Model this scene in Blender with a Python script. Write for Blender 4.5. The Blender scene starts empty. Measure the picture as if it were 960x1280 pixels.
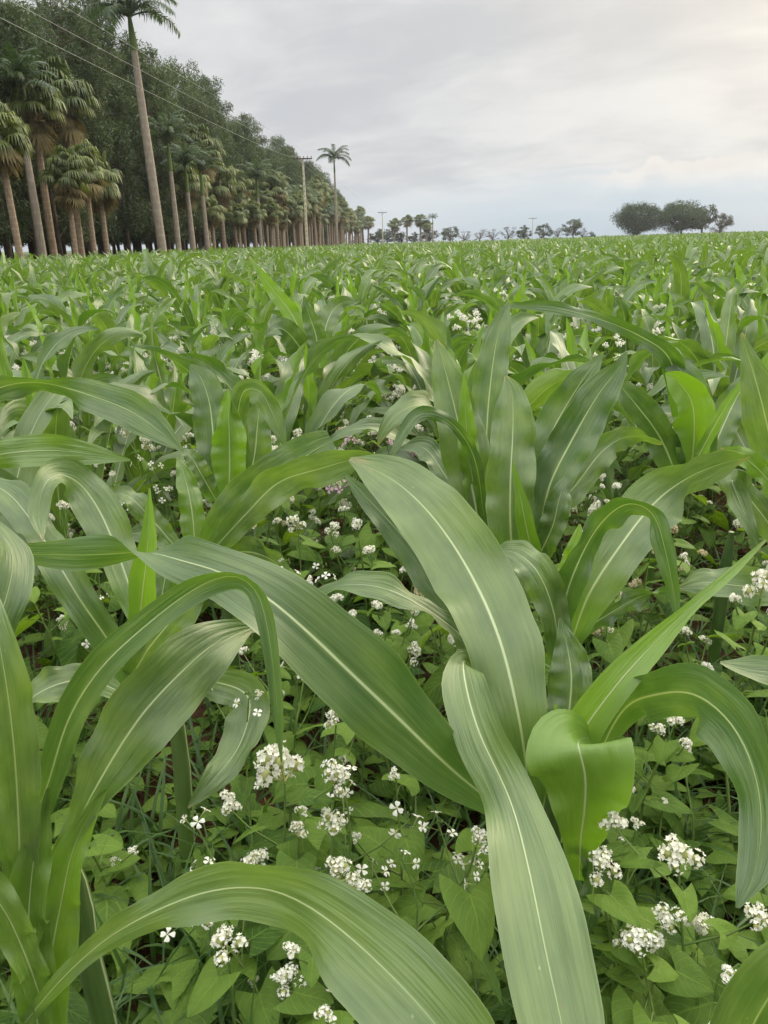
import bpy, math, random
import numpy as np
from mathutils import Matrix, Vector

rng = np.random.default_rng(7)
random.seed(7)
R = math.radians
scene = bpy.context.scene
COL = scene.collection

# ---------------------------------------------------------------- camera, sky, sun, exposure
EYE = 1.05
cam_d = bpy.data.cameras.new('camera')
cam = bpy.data.objects.new('camera', cam_d)
COL.objects.link(cam)
cam_d.sensor_fit = 'VERTICAL'
cam_d.sensor_height = 36.0
cam_d.sensor_width = 27.0
FPX = 961.0
cam_d.lens = FPX / 1280 * 36.0
cam_d.clip_start = 0.02
cam_d.clip_end = 4000
PITCH, YAW, ROLL = 19.4, 1.19, -1.3
CAM_R = (Matrix.Rotation(R(YAW), 3, 'Z') @ Matrix.Rotation(R(90 - PITCH), 3, 'X') @ Matrix.Rotation(R(ROLL), 3, 'Z'))
cam.matrix_world = Matrix.Translation((0, 0, EYE)) @ CAM_R.to_4x4()
scene.camera = cam
CR = np.array(CAM_R)
CC = np.array([0, 0, EYE])

SUN_AZ, SUN_EL = 42.0, 30.0          # degrees clockwise from the row direction (+Y), and above the horizon
sun_dir = np.array([math.sin(R(SUN_AZ)) * math.cos(R(SUN_EL)), math.cos(R(SUN_AZ)) * math.cos(R(SUN_EL)), math.sin(R(SUN_EL))])
sl = bpy.data.lights.new('sun', 'SUN')
sl.energy = 1.5
sl.angle = R(24)
sl.color = (1.0, 0.88, 0.66)
so = bpy.data.objects.new('sun', sl)
so.rotation_euler = Vector(sun_dir).to_track_quat('Z', 'Y').to_euler()
COL.objects.link(so)

scene.view_settings.view_transform = 'Standard'
scene.view_settings.look = 'None'
scene.view_settings.exposure = 0.88
scene.view_settings.gamma = 1.0
scene.view_settings.use_curve_mapping = False
scene.cycles.max_bounces = 6
scene.cycles.diffuse_bounces = 3
scene.cycles.glossy_bounces = 2
scene.cycles.transmission_bounces = 4
scene.cycles.transparent_max_bounces = 4
scene.cycles.use_adaptive_sampling = True
scene.cycles.adaptive_threshold = 0.02


class NT:
    """small helper that writes node trees"""
    def __init__(self, tree):
        self.t = tree
        self.n = tree.nodes
        self.l = tree.links

    def new(self, kind, **kw):
        nd = self.n.new(kind)
        for k, v in kw.items():
            setattr(nd, k, v)
        return nd

    def put(self, sock, v):
        if v is None:
            return
        if isinstance(v, bpy.types.NodeSocket):
            self.l.new(v, sock)
        elif isinstance(v, (tuple, list)):
            if sock.type == 'RGBA' and len(v) == 3:
                v = (*v, 1.0)
            sock.default_value = v
        else:
            sock.default_value = v

    def m(self, op, a, b=None, c=None, clamp=False):
        nd = self.new('ShaderNodeMath', operation=op, use_clamp=clamp)
        self.put(nd.inputs[0], a)
        self.put(nd.inputs[1], b)
        self.put(nd.inputs[2], c)
        return nd.outputs[0]

    def vm(self, op, a, b=None):
        nd = self.new('ShaderNodeVectorMath', operation=op)
        self.put(nd.inputs[0], a)
        self.put(nd.inputs[1], b)
        return nd.outputs['Value'] if op in ('DOT_PRODUCT', 'LENGTH') else nd.outputs[0]

    def mix(self, f, a, b, blend='MIX'):
        nd = self.new('ShaderNodeMix', data_type='RGBA', blend_type=blend)
        self.put(nd.inputs[0], f)
        self.put(nd.inputs[6], a)
        self.put(nd.inputs[7], b)
        return nd.outputs[2]

    def ss(self, v, lo, hi, a=0.0, b=1.0):
        nd = self.new('ShaderNodeMapRange', interpolation_type='SMOOTHSTEP')
        self.put(nd.inputs[0], v)
        for i, x in enumerate((lo, hi, a, b)):
            self.put(nd.inputs[1 + i], x)
        return nd.outputs[0]

    def noise(self, vec, scale, detail=3.0, rough=0.5, dist=0.0, out=0):
        nd = self.new('ShaderNodeTexNoise')
        self.put(nd.inputs['Vector'], vec)
        nd.inputs['Scale'].default_value = scale
        nd.inputs['Detail'].default_value = detail
        nd.inputs['Roughness'].default_value = rough
        nd.inputs['Distortion'].default_value = dist
        return nd.outputs[out]

    def sep(self, v):
        nd = self.new('ShaderNodeSeparateXYZ')
        self.put(nd.inputs[0], v)
        return nd.outputs

    def comb(self, x, y, z):
        nd = self.new('ShaderNodeCombineXYZ')
        for i, v in enumerate((x, y, z)):
            self.put(nd.inputs[i], v)
        return nd.outputs[0]

    def scale(self, v, s):
        nd = self.new('ShaderNodeVectorMath', operation='MULTIPLY')
        self.put(nd.inputs[0], v)
        self.put(nd.inputs[1], s)
        return nd.outputs[0]


def build_world():
    w = bpy.data.worlds.new('World')
    scene.world = w
    w.use_nodes = True
    w.node_tree.nodes.clear()
    n = NT(w.node_tree)
    out = n.new('ShaderNodeOutputWorld')
    bg = n.new('ShaderNodeBackground')
    STR = 0.1
    bg.inputs[1].default_value = STR
    sky = n.new('ShaderNodeTexSky', sky_type='NISHITA')
    sky.sun_disc = False
    sky.sun_elevation = R(SUN_EL)
    sky.sun_rotation = R(SUN_AZ)
    sky.air_density = 1.0
    sky.dust_density = 1.5
    tc = n.new('ShaderNodeTexCoord')
    d = n.vm('NORMALIZE', tc.outputs['Generated'])
    x, y, z = n.sep(d)
    zc = n.m('MAXIMUM', z, 0.0)
    # flat cloud deck seen in perspective
    q = n.m('ADD', zc, 0.20)
    px = n.m('DIVIDE', x, q)
    py = n.m('DIVIDE', y, q)
    p = n.comb(n.m('ADD', px, n.m('MULTIPLY', py, 0.35)), py, 0.0)
    n1 = n.noise(p, 0.75, 5.0, 0.5, 0.6)
    n2 = n.noise(n.scale(p, (1.0, 1.3, 1)), 2.0, 4.0, 0.5, 0.9)
    tex = n.m('ADD', n.m('MULTIPLY', n1, 0.7), n.m('MULTIPLY', n2, 0.30))
    n3 = n.noise(p, 5.0, 4.0, 0.55, 0.7)
    tex = n.m('ADD', tex, n.m('MULTIPLY', n.m('SUBTRACT', n3, 0.5), 0.16))
    dk = n.ss(tex, 0.37, 0.62)
    stratus = n.mix(dk, (3.25, 3.34, 3.52), (4.3, 4.33, 4.33))
    # brighter towards the zenith (overcast sky), warm and bright towards the veiled sun
    zen = n.ss(z, 0.24, 0.9, 1.0, 4.3)
    sd = n.m('MAXIMUM', n.vm('DOT_PRODUCT', d, tuple(float(v) for v in sun_dir)), 0.0)
    glow = n.m('POWER', sd, 11.0)
    glow2 = n.m('POWER', sd, 60.0)
    zcol = n.comb(zen, n.m('MULTIPLY', zen, n.ss(z, 0.24, 0.9, 1.0, 0.985)), n.m('MULTIPLY', zen, n.ss(z, 0.24, 0.9, 1.0, 0.90)))
    stratus = n.mix(1.0, stratus, zcol, 'MULTIPLY')
    warm = n.mix(1.0, (4.0, 3.0, 1.4), n.m('ADD', glow, n.m('MULTIPLY', glow2, 6.0)), 'MULTIPLY')
    stratus = n.mix(1.0, stratus, warm, 'ADD')
    # thin blue gap above the horizon: the clear sky behind the deck's far edge
    az = n.m('ARCTAN2', x, y)
    el = n.m('ARCTAN2', z, n.m('SQRT', n.m('ADD', n.m('MULTIPLY', x, x), n.m('MULTIPLY', y, y))))
    ragged = n.noise(n.comb(n.m('MULTIPLY', az, 5.0), n.m('MULTIPLY', el, 22.0), 0.0), 1.0, 4.0, 0.5, 0.2)
    elr = n.m('ADD', el, n.m('MULTIPLY', n.m('SUBTRACT', ragged, 0.5), 0.06))
    gap_az = n.ss(az, -0.10, 0.30)
    gap = n.m('MULTIPLY', n.ss(elr, 0.024, 0.078, 1.0, 0.0), n.m('ADD', n.m('MULTIPLY', gap_az, 0.66), 0.34))
    blue = n.mix(0.86, n.scale(sky.outputs[0], (0.8, 0.8, 0.8)), (1.85, 2.75, 3.7))
    col = n.mix(gap, stratus, blue)
    # a far cumulus bank low on the right: crest line over azimuth, bright top, soft foot
    prof = n.noise(n.comb(n.m('MULTIPLY', az, 26.0), 0.0, 3.3), 1.0, 3.0, 0.5)
    puff = n.noise(n.comb(n.m('MULTIPLY', az, 75.0), n.m('MULTIPLY', el, 75.0), 1.0), 1.0, 4.0, 0.55)
    tower = n.m('MULTIPLY', n.ss(n.m('ABSOLUTE', n.m('SUBTRACT', az, 0.300)), 0.0, 0.020, 1.0, 0.0), 0.013)
    crest = n.m('ADD', 0.068, n.m('MULTIPLY', n.ss(az, 0.24, 0.40), 0.016))
    crest = n.m('ADD', crest, n.m('MULTIPLY', n.m('SUBTRACT', prof, 0.5), 0.018))
    crest = n.m('ADD', n.m('ADD', crest, tower), n.m('MULTIPLY', n.m('SUBTRACT', puff, 0.5), 0.018))
    under = n.m('SUBTRACT', crest, el)
    bank = n.m('MULTIPLY', n.ss(under, -0.0015, 0.004), n.ss(under, 0.004, 0.030, 1.0, 0.12))
    bank = n.m('MULTIPLY', bank, n.m('MULTIPLY', n.ss(az, 0.17, 0.29), n.ss(az, 0.36, 0.46, 1.0, 0.0)))
    bank = n.m('MULTIPLY', bank, n.ss(el, 0.035, 0.06))
    col = n.mix(n.m('MULTIPLY', bank, 0.6), col, (5.2, 4.9, 4.5))
    n.l.new(col, bg.inputs[0])
    n.l.new(bg.outputs[0], out.inputs[0])


build_world()

# ---------------------------------------------------------------- geometry helpers


def ray(px, py):
    v = np.array([(px - 480) / FPX, -(py - 640) / FPX, -1.0])
    v = CR @ v
    return v / np.linalg.norm(v)


def at_y(px, py, Y):
    """the point at forward distance Y on the sight line of a photo pixel"""
    v = ray(px, py)
    return CC + v * (Y / v[1])


def at_z(px, py, z):
    v = ray(px, py)
    return CC + v * ((z - EYE) / v[2])


HOR = 301.0


def ordinal(k):
    """first, second ... ninety ninth"""
    ones = ['', 'first', 'second', 'third', 'fourth', 'fifth', 'sixth', 'seventh', 'eighth', 'ninth', 'tenth', 'eleventh', 'twelfth', 'thirteenth',
            'fourteenth', 'fifteenth', 'sixteenth', 'seventeenth', 'eighteenth', 'nineteenth']
    if k < 20:
        return ones[k]
    t, u = divmod(k, 10)
    tens = ['', '', 'twent', 'thirt', 'fort', 'fift', 'sixt', 'sevent', 'eight', 'ninet'][t]
    return tens + ('ieth' if u == 0 else 'y ' + ones[u])


def y_for_x(px, X):
    """forward distance at which the plane x = X is seen at column px on the horizon"""
    v = ray(px, HOR + (500 - px) * math.tan(R(1.3)))
    return X / v[0] * v[1]


def sstep(v, lo, hi):
    t = np.clip((v - lo) / (hi - lo), 0, 1)
    return t * t * (3 - 2 * t)


def gz(x, y):
    """height of the ground: a field that falls a little towards the far left"""
    x = np.asarray(x, float)
    y = np.asarray(y, float)
    yy = np.maximum(y, 0.0)
    s = 1 - sstep(x / np.maximum(yy, 1.0), 0.06, 0.42)
    return -0.003 * np.minimum(yy, 330) * s


class MB:
    """collects quads and triangles with uv and tone per vertex, one material slot per face"""
    def __init__(self):
        self.V, self.Q, self.T, self.QM, self.TM, self.U, self.A, self.k = [], [], [], [], [], [], [], 0

    def add(self, V, Q=None, T=None, uv=None, tone=0.5, mat=0):
        V = np.asarray(V, float).reshape(-1, 3)
        self.V.append(V)
        self.U.append(np.zeros((len(V), 2)) if uv is None else np.asarray(uv, float).reshape(-1, 2))
        self.A.append(np.broadcast_to(np.asarray(tone, float), (len(V),)).copy())
        if Q is not None and len(Q):
            Q = np.asarray(Q, int).reshape(-1, 4)
            self.Q.append(Q + self.k)
            self.QM.append(np.broadcast_to(mat, (len(Q),)))
        if T is not None and len(T):
            T = np.asarray(T, int).reshape(-1, 3)
            self.T.append(T + self.k)
            self.TM.append(np.broadcast_to(mat, (len(T),)))
        self.k += len(V)

    def mesh(self, name, mats, smooth=True):
        V = np.concatenate(self.V)
        Q = np.concatenate(self.Q) if self.Q else np.zeros((0, 4), int)
        T = np.concatenate(self.T) if self.T else np.zeros((0, 3), int)
        me = bpy.data.meshes.new(name)
        me.vertices.add(len(V))
        me.vertices.foreach_set('co', V.astype(np.float32).ravel())
        loops = np.concatenate([Q.ravel(), T.ravel()]).astype(np.int32)
        me.loops.add(len(loops))
        me.loops.foreach_set('vertex_index', loops)
        st = np.concatenate([np.arange(len(Q)) * 4, len(Q) * 4 + np.arange(len(T)) * 3]).astype(np.int32)
        me.polygons.add(len(st))
        me.polygons.foreach_set('loop_start', st)
        mi = np.concatenate([np.concatenate(self.QM) if self.Q else np.zeros(0, int),
                             np.concatenate(self.TM) if self.T else np.zeros(0, int)]).astype(np.int32)
        uvl = me.uv_layers.new(name='UVMap')
        uvl.data.foreach_set('uv', np.concatenate(self.U)[loops].astype(np.float32).ravel())
        at = me.attributes.new('tone', 'FLOAT', 'POINT')
        at.data.foreach_set('value', np.concatenate(self.A).astype(np.float32))
        for m in (mats if isinstance(mats, (list, tuple)) else [mats]):
            me.materials.append(m)
        me.update(calc_edges=True)
        me.polygons.foreach_set('material_index', mi)
        me.polygons.foreach_set('use_smooth', np.full(len(st), smooth))
        me.validate()
        return me


def link(name, me, parent=None, loc=None, rz=None, sc=None):
    o = bpy.data.objects.new(name, me)
    COL.objects.link(o)
    if parent is not None:
        o.parent = parent
    if loc is not None:
        o.location = loc
    if rz is not None:
        o.rotation_euler = (0, 0, rz) if np.isscalar(rz) else rz
    if sc is not None:
        o.scale = (sc, sc, sc) if np.isscalar(sc) else sc
    return o


def tag(o, label, cat, group=None):
    if len(label.split()) > 16:
        print('LONG LABEL', label)
    o['label'] = label
    o['category'] = cat
    if group:
        o['group'] = group
    return o


def thing(name, label, cat, loc, rz=0.0, sc=None, group=None):
    return tag(link(name, None, None, loc, rz, sc), label, cat, group)


def grid_faces(n, m, B=1):
    i = np.arange(n - 1)[:, None] * m + np.arange(m - 1)[None, :]
    q = np.stack([i, i + 1, i + m + 1, i + m], -1).reshape(-1, 4)
    return (q[None] + (np.arange(B) * n * m)[:, None, None]).reshape(-1, 4)


def sweep(mb, P, S, N, hw, m=7, fold=0.2, basecup=0.0, wave=0.0, wk=3.0, ph=0.0, tone=0.5, mat=0, curl=0.0):
    """B leaf blades at once. P,S,N: (B,n,3), hw: (B,n)"""
    B, n, _ = P.shape
    t = np.linspace(-1, 1, m)
    s = np.linspace(0, 1, n)
    fold = np.broadcast_to(np.asarray(fold, float), (B,))
    wave = np.broadcast_to(np.asarray(wave, float), (B,))
    ph = np.broadcast_to(np.asarray(ph, float), (B,))
    f = fold[:, None] + basecup * np.exp(-s / 0.1)[None]
    at = np.abs(t)
    lift = hw[:, :, None] * (f[:, :, None] * (at ** 1.4)[None, None] - curl * (at ** 3)[None, None])
    wv = wave[:, None, None] * (np.sin(2 * np.pi * wk * s[None, :, None] + ph[:, None, None] + np.where(t < 0, 2.1, 0)[None, None])
                                + 0.5 * np.sin(2 * np.pi * wk * 2.3 * s[None, :, None] + 2 * ph[:, None, None] + np.where(t < 0, 0.7, 0)[None, None]))
    wv = wv * (at ** 2)[None, None] * (np.sin(np.pi * np.clip(s * 1.02, 0, 1)) ** 0.6)[None, :, None]
    V = P[:, :, None, :] + S[:, :, None, :] * (hw[:, :, None] * t[None, None])[..., None] + N[:, :, None, :] * (lift + wv)[..., None]
    if m > 8:         # shallow ripples over the whole blade
        rip = 0.02 * hw[:, :, None] * np.sin(2 * np.pi * (2.2 * s[None, :, None] * wk + 0.9 * t[None, None]) + 1.7 * ph[:, None, None]) * (at ** .6)[None, None]
        V = V + N[:, :, None, :] * rip[..., None]
    uv = np.empty((B, n, m, 2))
    uv[..., 0] = (t[None, None] + 1) / 2
    uv[..., 1] = s[None, :, None]
    tone = np.broadcast_to(np.asarray(tone, float), (B,))
    mb.add(V, grid_faces(n, m, B), uv=uv, tone=np.repeat(tone, n * m), mat=mat)


PS = np.array([0, .05, .15, .3, .45, .6, .75, .88, .96, 1.0])
PW = np.array([.36, .40, .60, .86, 1.0, .97, .78, .46, .2, .015])


def blades(mb, base, az, e0, drop, L, W, twist, n=14, m=5, p=1.6, bend=0.0, fold=0.22, basecup=0.9, wave=0.006, wk=3.0, tone=0.5, mat=0, prof=None):
    """B arching blades, each from a base point, an azimuth, a first elevation and a total droop"""
    B = len(base)
    g = lambda v: np.broadcast_to(np.asarray(v, float), (B,))[:, None]
    s = np.linspace(0, 1, n)[None]
    e = g(e0) - g(drop) * s ** g(p)
    a = g(az) + g(bend) * s ** 1.3
    T = np.stack([np.cos(e) * np.cos(a), np.cos(e) * np.sin(a), np.sin(e)], -1)
    step = (g(L) / (n - 1))[..., None]
    P = np.concatenate([np.zeros((B, 1, 3)), np.cumsum(0.5 * (T[:, 1:] + T[:, :-1]) * step, 1)], 1) + np.asarray(base)[:, None, :]
    S = np.stack([-np.sin(a), np.cos(a), np.zeros_like(a)], -1)
    N = np.cross(T, S)
    tw = (g(twist) * s ** 1.4)[..., None]
    S2 = np.cos(tw) * S + np.sin(tw) * N
    N2 = np.cos(tw) * N - np.sin(tw) * S
    pr = np.interp(s[0], PS, PW) if prof is None else prof(s[0])
    hw = g(W) * 0.5 * pr[None]
    sweep(mb, P, S2, N2, hw, m, fold, basecup, wave, wk, rng.uniform(0, 6.28, B), tone, mat)


def tube(mb, P, r, k=8, uvs=1.0, mat=0, tone=0.5, cap=True):
    """a tapered tube along points P with radii r"""
    P = np.asarray(P, float)
    n = len(P)
    r = np.broadcast_to(np.asarray(r, float), (n,))
    T = np.gradient(P, axis=0)
    T /= np.linalg.norm(T, axis=1)[:, None] + 1e-9
    ref = np.array([0.0, 1.0, 0.0]) if abs(T[0, 1]) < 0.8 else np.array([1.0, 0.0, 0.0])
    A = np.cross(T, ref)
    A /= np.linalg.norm(A, axis=1)[:, None] + 1e-9
    Bv = np.cross(T, A)
    th = np.linspace(0, 2 * np.pi, k + 1)
    V = P[:, None] + r[:, None, None] * (np.cos(th)[None, :, None] * A[:, None] + np.sin(th)[None, :, None] * Bv[:, None])
    uv = np.empty((n, k + 1, 2))
    uv[..., 0] = np.linspace(0, 1, k + 1)[None]
    L = np.concatenate([[0], np.cumsum(np.linalg.norm(np.diff(P, axis=0), axis=1))])
    uv[..., 1] = L[:, None] * uvs
    mb.add(V, grid_faces(n, k + 1), uv=uv, mat=mat, tone=tone)
    if cap:
        c = V[-1, :k]
        mb.add(np.concatenate([c, P[-1:]]), T=[[i, (i + 1) % k, k] for i in range(k)], mat=mat, tone=tone)


def box(mb, c, s, rz=0.0, mat=0, taper=1.0, bev=0.0):
    x, y, z = np.asarray(s) / 2
    lv = []
    for zz, f in ((-z, 1.0), (z, taper)):
        b = min(bev, x * .4, y * .4)
        for sx, sy, order in ((1, 1, 0), (-1, 1, 1), (-1, -1, 0), (1, -1, 1)):
            p1, p2 = (sx * x * f, sy * (y - b) * f, zz), (sx * (x - b) * f, sy * y * f, zz)
            lv += [p1, p2] if order == 0 else [p2, p1]
    V = np.array(lv)
    ca, sa = math.cos(rz), math.sin(rz)
    V = np.stack([V[:, 0] * ca - V[:, 1] * sa, V[:, 0] * sa + V[:, 1] * ca, V[:, 2]], 1) + np.asarray(c)
    k = 8
    Q = [[i, (i + 1) % k, k + (i + 1) % k, k + i] for i in range(k)]
    Q += [[8, 9, 10, 11], [8, 11, 12, 15], [12, 13, 14, 15], [3, 2, 1, 0], [7, 4, 3, 0], [7, 6, 5, 4]]
    mb.add(V, Q, mat=mat)


# ---------------------------------------------------------------- materials


def new_mat(name):
    m = bpy.data.materials.new(name)
    m.use_nodes = True
    m.node_tree.nodes.clear()
    n = NT(m.node_tree)
    out = n.new('ShaderNodeOutputMaterial')
    return m, n, out


def pbr(n, col, rough=0.6, spec=0.4, normal=None, sheen=0.0):
    b = n.new('ShaderNodeBsdfPrincipled')
    n.put(b.inputs['Base Color'], col)
    n.put(b.inputs['Roughness'], rough)
    n.put(b.inputs['Specular IOR Level'], spec)
    if normal is not None:
        n.put(b.inputs['Normal'], normal)
    if sheen:
        b.inputs['Sheen Weight'].default_value = sheen
        b.inputs['Sheen Roughness'].default_value = 0.45
        b.inputs['Sheen Tint'].default_value = (0.85, 0.95, 0.8, 1)
    return b


def bump(n, h, strength=0.3, dist=0.01):
    b = n.new('ShaderNodeBump')
    b.inputs['Strength'].default_value = strength
    b.inputs['Distance'].default_value = dist
    n.put(b.inputs['Height'], h)
    return b.outputs[0]


def leafy(n, out, col, tcol, tf, rough, spec, normal=None, sheen=0.0):
    b = pbr(n, col, rough, spec, normal, sheen)
    t = n.new('ShaderNodeBsdfTranslucent')
    n.put(t.inputs[0], tcol)
    mx = n.new('ShaderNodeMixShader')
    n.put(mx.inputs[0], tf)
    n.l.new(b.outputs[0], mx.inputs[1])
    n.l.new(t.outputs[0], mx.inputs[2])
    n.l.new(mx.outputs[0], out.inputs[0])


def tone_of(n):
    a = n.new('ShaderNodeAttribute', attribute_name='tone')
    oi = n.new('ShaderNodeObjectInfo')
    return a.outputs['Fac'], oi.outputs['Random']


def corn_material():
    m, n, out = new_mat('corn_leaf')
    uv = n.new('ShaderNodeUVMap', uv_map='UVMap').outputs[0]
    u, v, _ = n.sep(uv)
    tone, rnd = tone_of(n)
    off = n.m('MULTIPLY', rnd, 37.0)
    cr = n.m('ABSOLUTE', n.m('SUBTRACT', u, 0.5))
    long_n = n.noise(n.comb(n.m('MULTIPLY', u, 26.0), n.m('ADD', n.m('MULTIPLY', v, 2.0), off), 0.0), 1.0, 4.0, 0.6)
    fine = n.noise(n.comb(n.m('MULTIPLY', u, 95.0), n.m('ADD', n.m('MULTIPLY', v, 3.0), off), 0.0), 1.0, 2.0, 0.6)
    blot = n.noise(n.comb(n.m('MULTIPLY', u, 2.5), n.m('ADD', n.m('MULTIPLY', v, 7.0), off), 2.0), 1.0, 3.0, 0.55)
    k = n.m('ADD', n.m('MULTIPLY', long_n, 0.30), n.m('MULTIPLY', blot, 0.70))
    k = n.m('ADD', k, n.m('MULTIPLY', n.m('SUBTRACT', fine, 0.5), 0.16))
    k = n.m('ADD', k, n.m('MULTIPLY', n.m('SUBTRACT', rnd, 0.5), 0.25))
    col = n.mix(n.ss(k, 0.25, 0.8), (0.046, 0.099, 0.018), (0.134, 0.199, 0.055))
    young = n.m('MULTIPLY', n.ss(tone, 0.55, 1.0), 0.85)
    col = n.mix(young, col, (0.150, 0.265, 0.020))
    basec = n.ss(v, 0.0, 0.3, 0.65, 0.0)
    col = n.mix(basec, col, (0.125, 0.235, 0.028))
    rib_w = n.m('MULTIPLY', n.ss(v, 0.0, 1.0, 0.029, 0.008), 1.0)
    rib = n.m('MULTIPLY', n.ss(n.m('DIVIDE', cr, rib_w), 0.55, 1.15, 1.0, 0.0), n.ss(v, 0.6, 1.0, 0.85, 0.25))
    col = n.mix(rib, col, (0.50, 0.56, 0.33))
    halo = n.ss(n.m('DIVIDE', cr, rib_w), 1.0, 3.2, 0.22, 0.0)
    col = n.mix(halo, col, (0.17, 0.26, 0.07))
    # pale flecks and dust
    fl = n.noise(n.comb(n.m('MULTIPLY', u, 9.0), n.m('ADD', n.m('MULTIPLY', v, 60.0), off), 5.0), 1.0, 2.0, 0.5)
    col = n.mix(n.ss(fl, 0.74, 0.80, 0.0, 0.5), col, (0.33, 0.40, 0.20))
    edge = n.ss(cr, 0.485, 0.5, 0.0, 0.35)
    col = n.mix(edge, col, (0.28, 0.34, 0.16))
    wide = n.noise(n.comb(n.m('MULTIPLY', u, 7.0), n.m('ADD', n.m('MULTIPLY', v, 5.0), off), 7.0), 1.0, 2.0, 0.5)
    h = n.m('ADD', n.m('MULTIPLY', long_n, 0.20), n.m('MULTIPLY', fine, 0.10))
    h = n.m('ADD', h, n.m('MULTIPLY', wide, 1.6))
    h = n.m('SUBTRACT', h, n.m('MULTIPLY', rib, 0.5))
    nm = bump(n, h, 0.6, 0.0030)
    # a few rusty specks, and tips that dry out
    sp = n.noise(n.comb(n.m('MULTIPLY', u, 14.0), n.m('ADD', n.m('MULTIPLY', v, 70.0), off), 9.0), 1.0, 1.0, 0.4)
    col = n.mix(n.ss(sp, 0.78, 0.83, 0.0, 0.7), col, (0.16, 0.12, 0.05))
    dry = n.m('MULTIPLY', n.ss(n.m('ADD', v, n.m('MULTIPLY', n.m('SUBTRACT', blot, 0.5), 0.25)), 0.97, 1.0), n.ss(rnd, 0.6, 0.75))
    col = n.mix(n.m('MULTIPLY', dry, .7), col, (0.26, 0.22, 0.10))
    tcol = n.mix(1.0, col, (2.0, 2.25, 0.75), 'MULTIPLY')
    rg = n.m('ADD', 0.41, n.m('MULTIPLY', blot, 0.20))
    leafy(n, out, col, tcol, n.m('SUBTRACT', 0.26, n.m('MULTIPLY', rib, 0.18)), rg, 0.95, nm, 0.06)
    return m


def plain_leaf(name, dark, light, tr, tf=0.3, rough=0.55, spec=0.4, nscale=6.0, veins=False):
    m, n, out = new_mat(name)
    tone, rnd = tone_of(n)
    geo = n.new('ShaderNodeNewGeometry')
    ns = n.noise(geo.outputs['Position'], nscale, 3.0)
    k = n.m('ADD', n.m('MULTIPLY', tone, 0.6), n.m('MULTIPLY', ns, 0.5))
    k = n.m('ADD', k, n.m('MULTIPLY', n.m('SUBTRACT', rnd, 0.5), 0.35))
    col = n.mix(n.ss(k, 0.15, 0.95), dark, light)
    nm = None
    if veins:
        uv = n.new('ShaderNodeUVMap', uv_map='UVMap').outputs[0]
        u, v, _ = n.sep(uv)
        cr = n.m('ABSOLUTE', n.m('SUBTRACT', u, 0.5))
        w = n.m('SINE', n.m('MULTIPLY', n.m('SUBTRACT', v, n.m('MULTIPLY', cr, 1.1)), 38.0))
        vein = n.m('MAXIMUM', n.ss(w, 0.86, 1.0), n.ss(cr, 0.012, 0.03, 1.0, 0.0))
        col = n.mix(n.m('MULTIPLY', vein, 0.24), col, tuple(min(1, c * 1.9) for c in light))
        nm = bump(n, n.m('ADD', n.m('MULTIPLY', vein, -0.6), n.noise(geo.outputs['Position'], 160.0, 2.0)), 0.5, 0.003)
    tcol = n.mix(1.0, col, tr, 'MULTIPLY')
    leafy(n, out, col, tcol, tf, rough, spec, nm)
    return m


def solid(name, c1, c2, scale=8.0, rough=0.7, spec=0.3, bmp=0.0, bd=0.01, stretch=(1, 1, 1), obj=True, spread=(0.3, 0.7)):
    m, n, out = new_mat(name)
    tc = n.new('ShaderNodeTexCoord')
    v = n.scale(tc.outputs['Object' if obj else 'Generated'], stretch)
    ns = n.noise(v, scale, 5.0, 0.6)
    col = n.mix(n.ss(ns, *spread), c1, c2)
    nm = bump(n, n.noise(v, scale * 2.2, 4.0, 0.65), bmp, bd) if bmp else None
    b = pbr(n, col, rough, spec, nm)
    n.l.new(b.outputs[0], out.inputs[0])
    return m


def soil_material():
    m, n, out = new_mat('soil')
    pos = n.new('ShaderNodeNewGeometry').outputs['Position']
    x, y, z = n.sep(pos)
    a = n.noise(pos, 9.0, 6.0, 0.65)
    b = n.noise(pos, 60.0, 4.0, 0.6)
    c = n.noise(pos, 1.2, 3.0)
    k = n.m('ADD', n.m('MULTIPLY', a, 0.6), n.m('MULTIPLY', b, 0.4))
    col = n.mix(n.ss(k, 0.3, 0.7), (0.030, 0.014, 0.008), (0.120, 0.060, 0.034))
    col = n.mix(n.ss(c, 0.35, 0.65, 0.0, 0.5), col, (0.055, 0.028, 0.016))
    litter = n.ss(x, -15.5, -17.5)
    col = n.mix(litter, col, n.mix(a, (0.035, 0.024, 0.014), (0.085, 0.060, 0.035)))
    far = n.ss(n.vm('LENGTH', pos), 330.0, 420.0)
    col = n.mix(far, col, n.mix(c, (0.045, 0.085, 0.022), (0.075, 0.120, 0.035)))
    nm = bump(n, n.m('ADD', a, n.m('MULTIPLY', b, 0.5)), 0.9, 0.03)
    bs = pbr(n, col, 0.95, 0.15, nm)
    n.l.new(bs.outputs[0], out.inputs[0])
    return m


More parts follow.
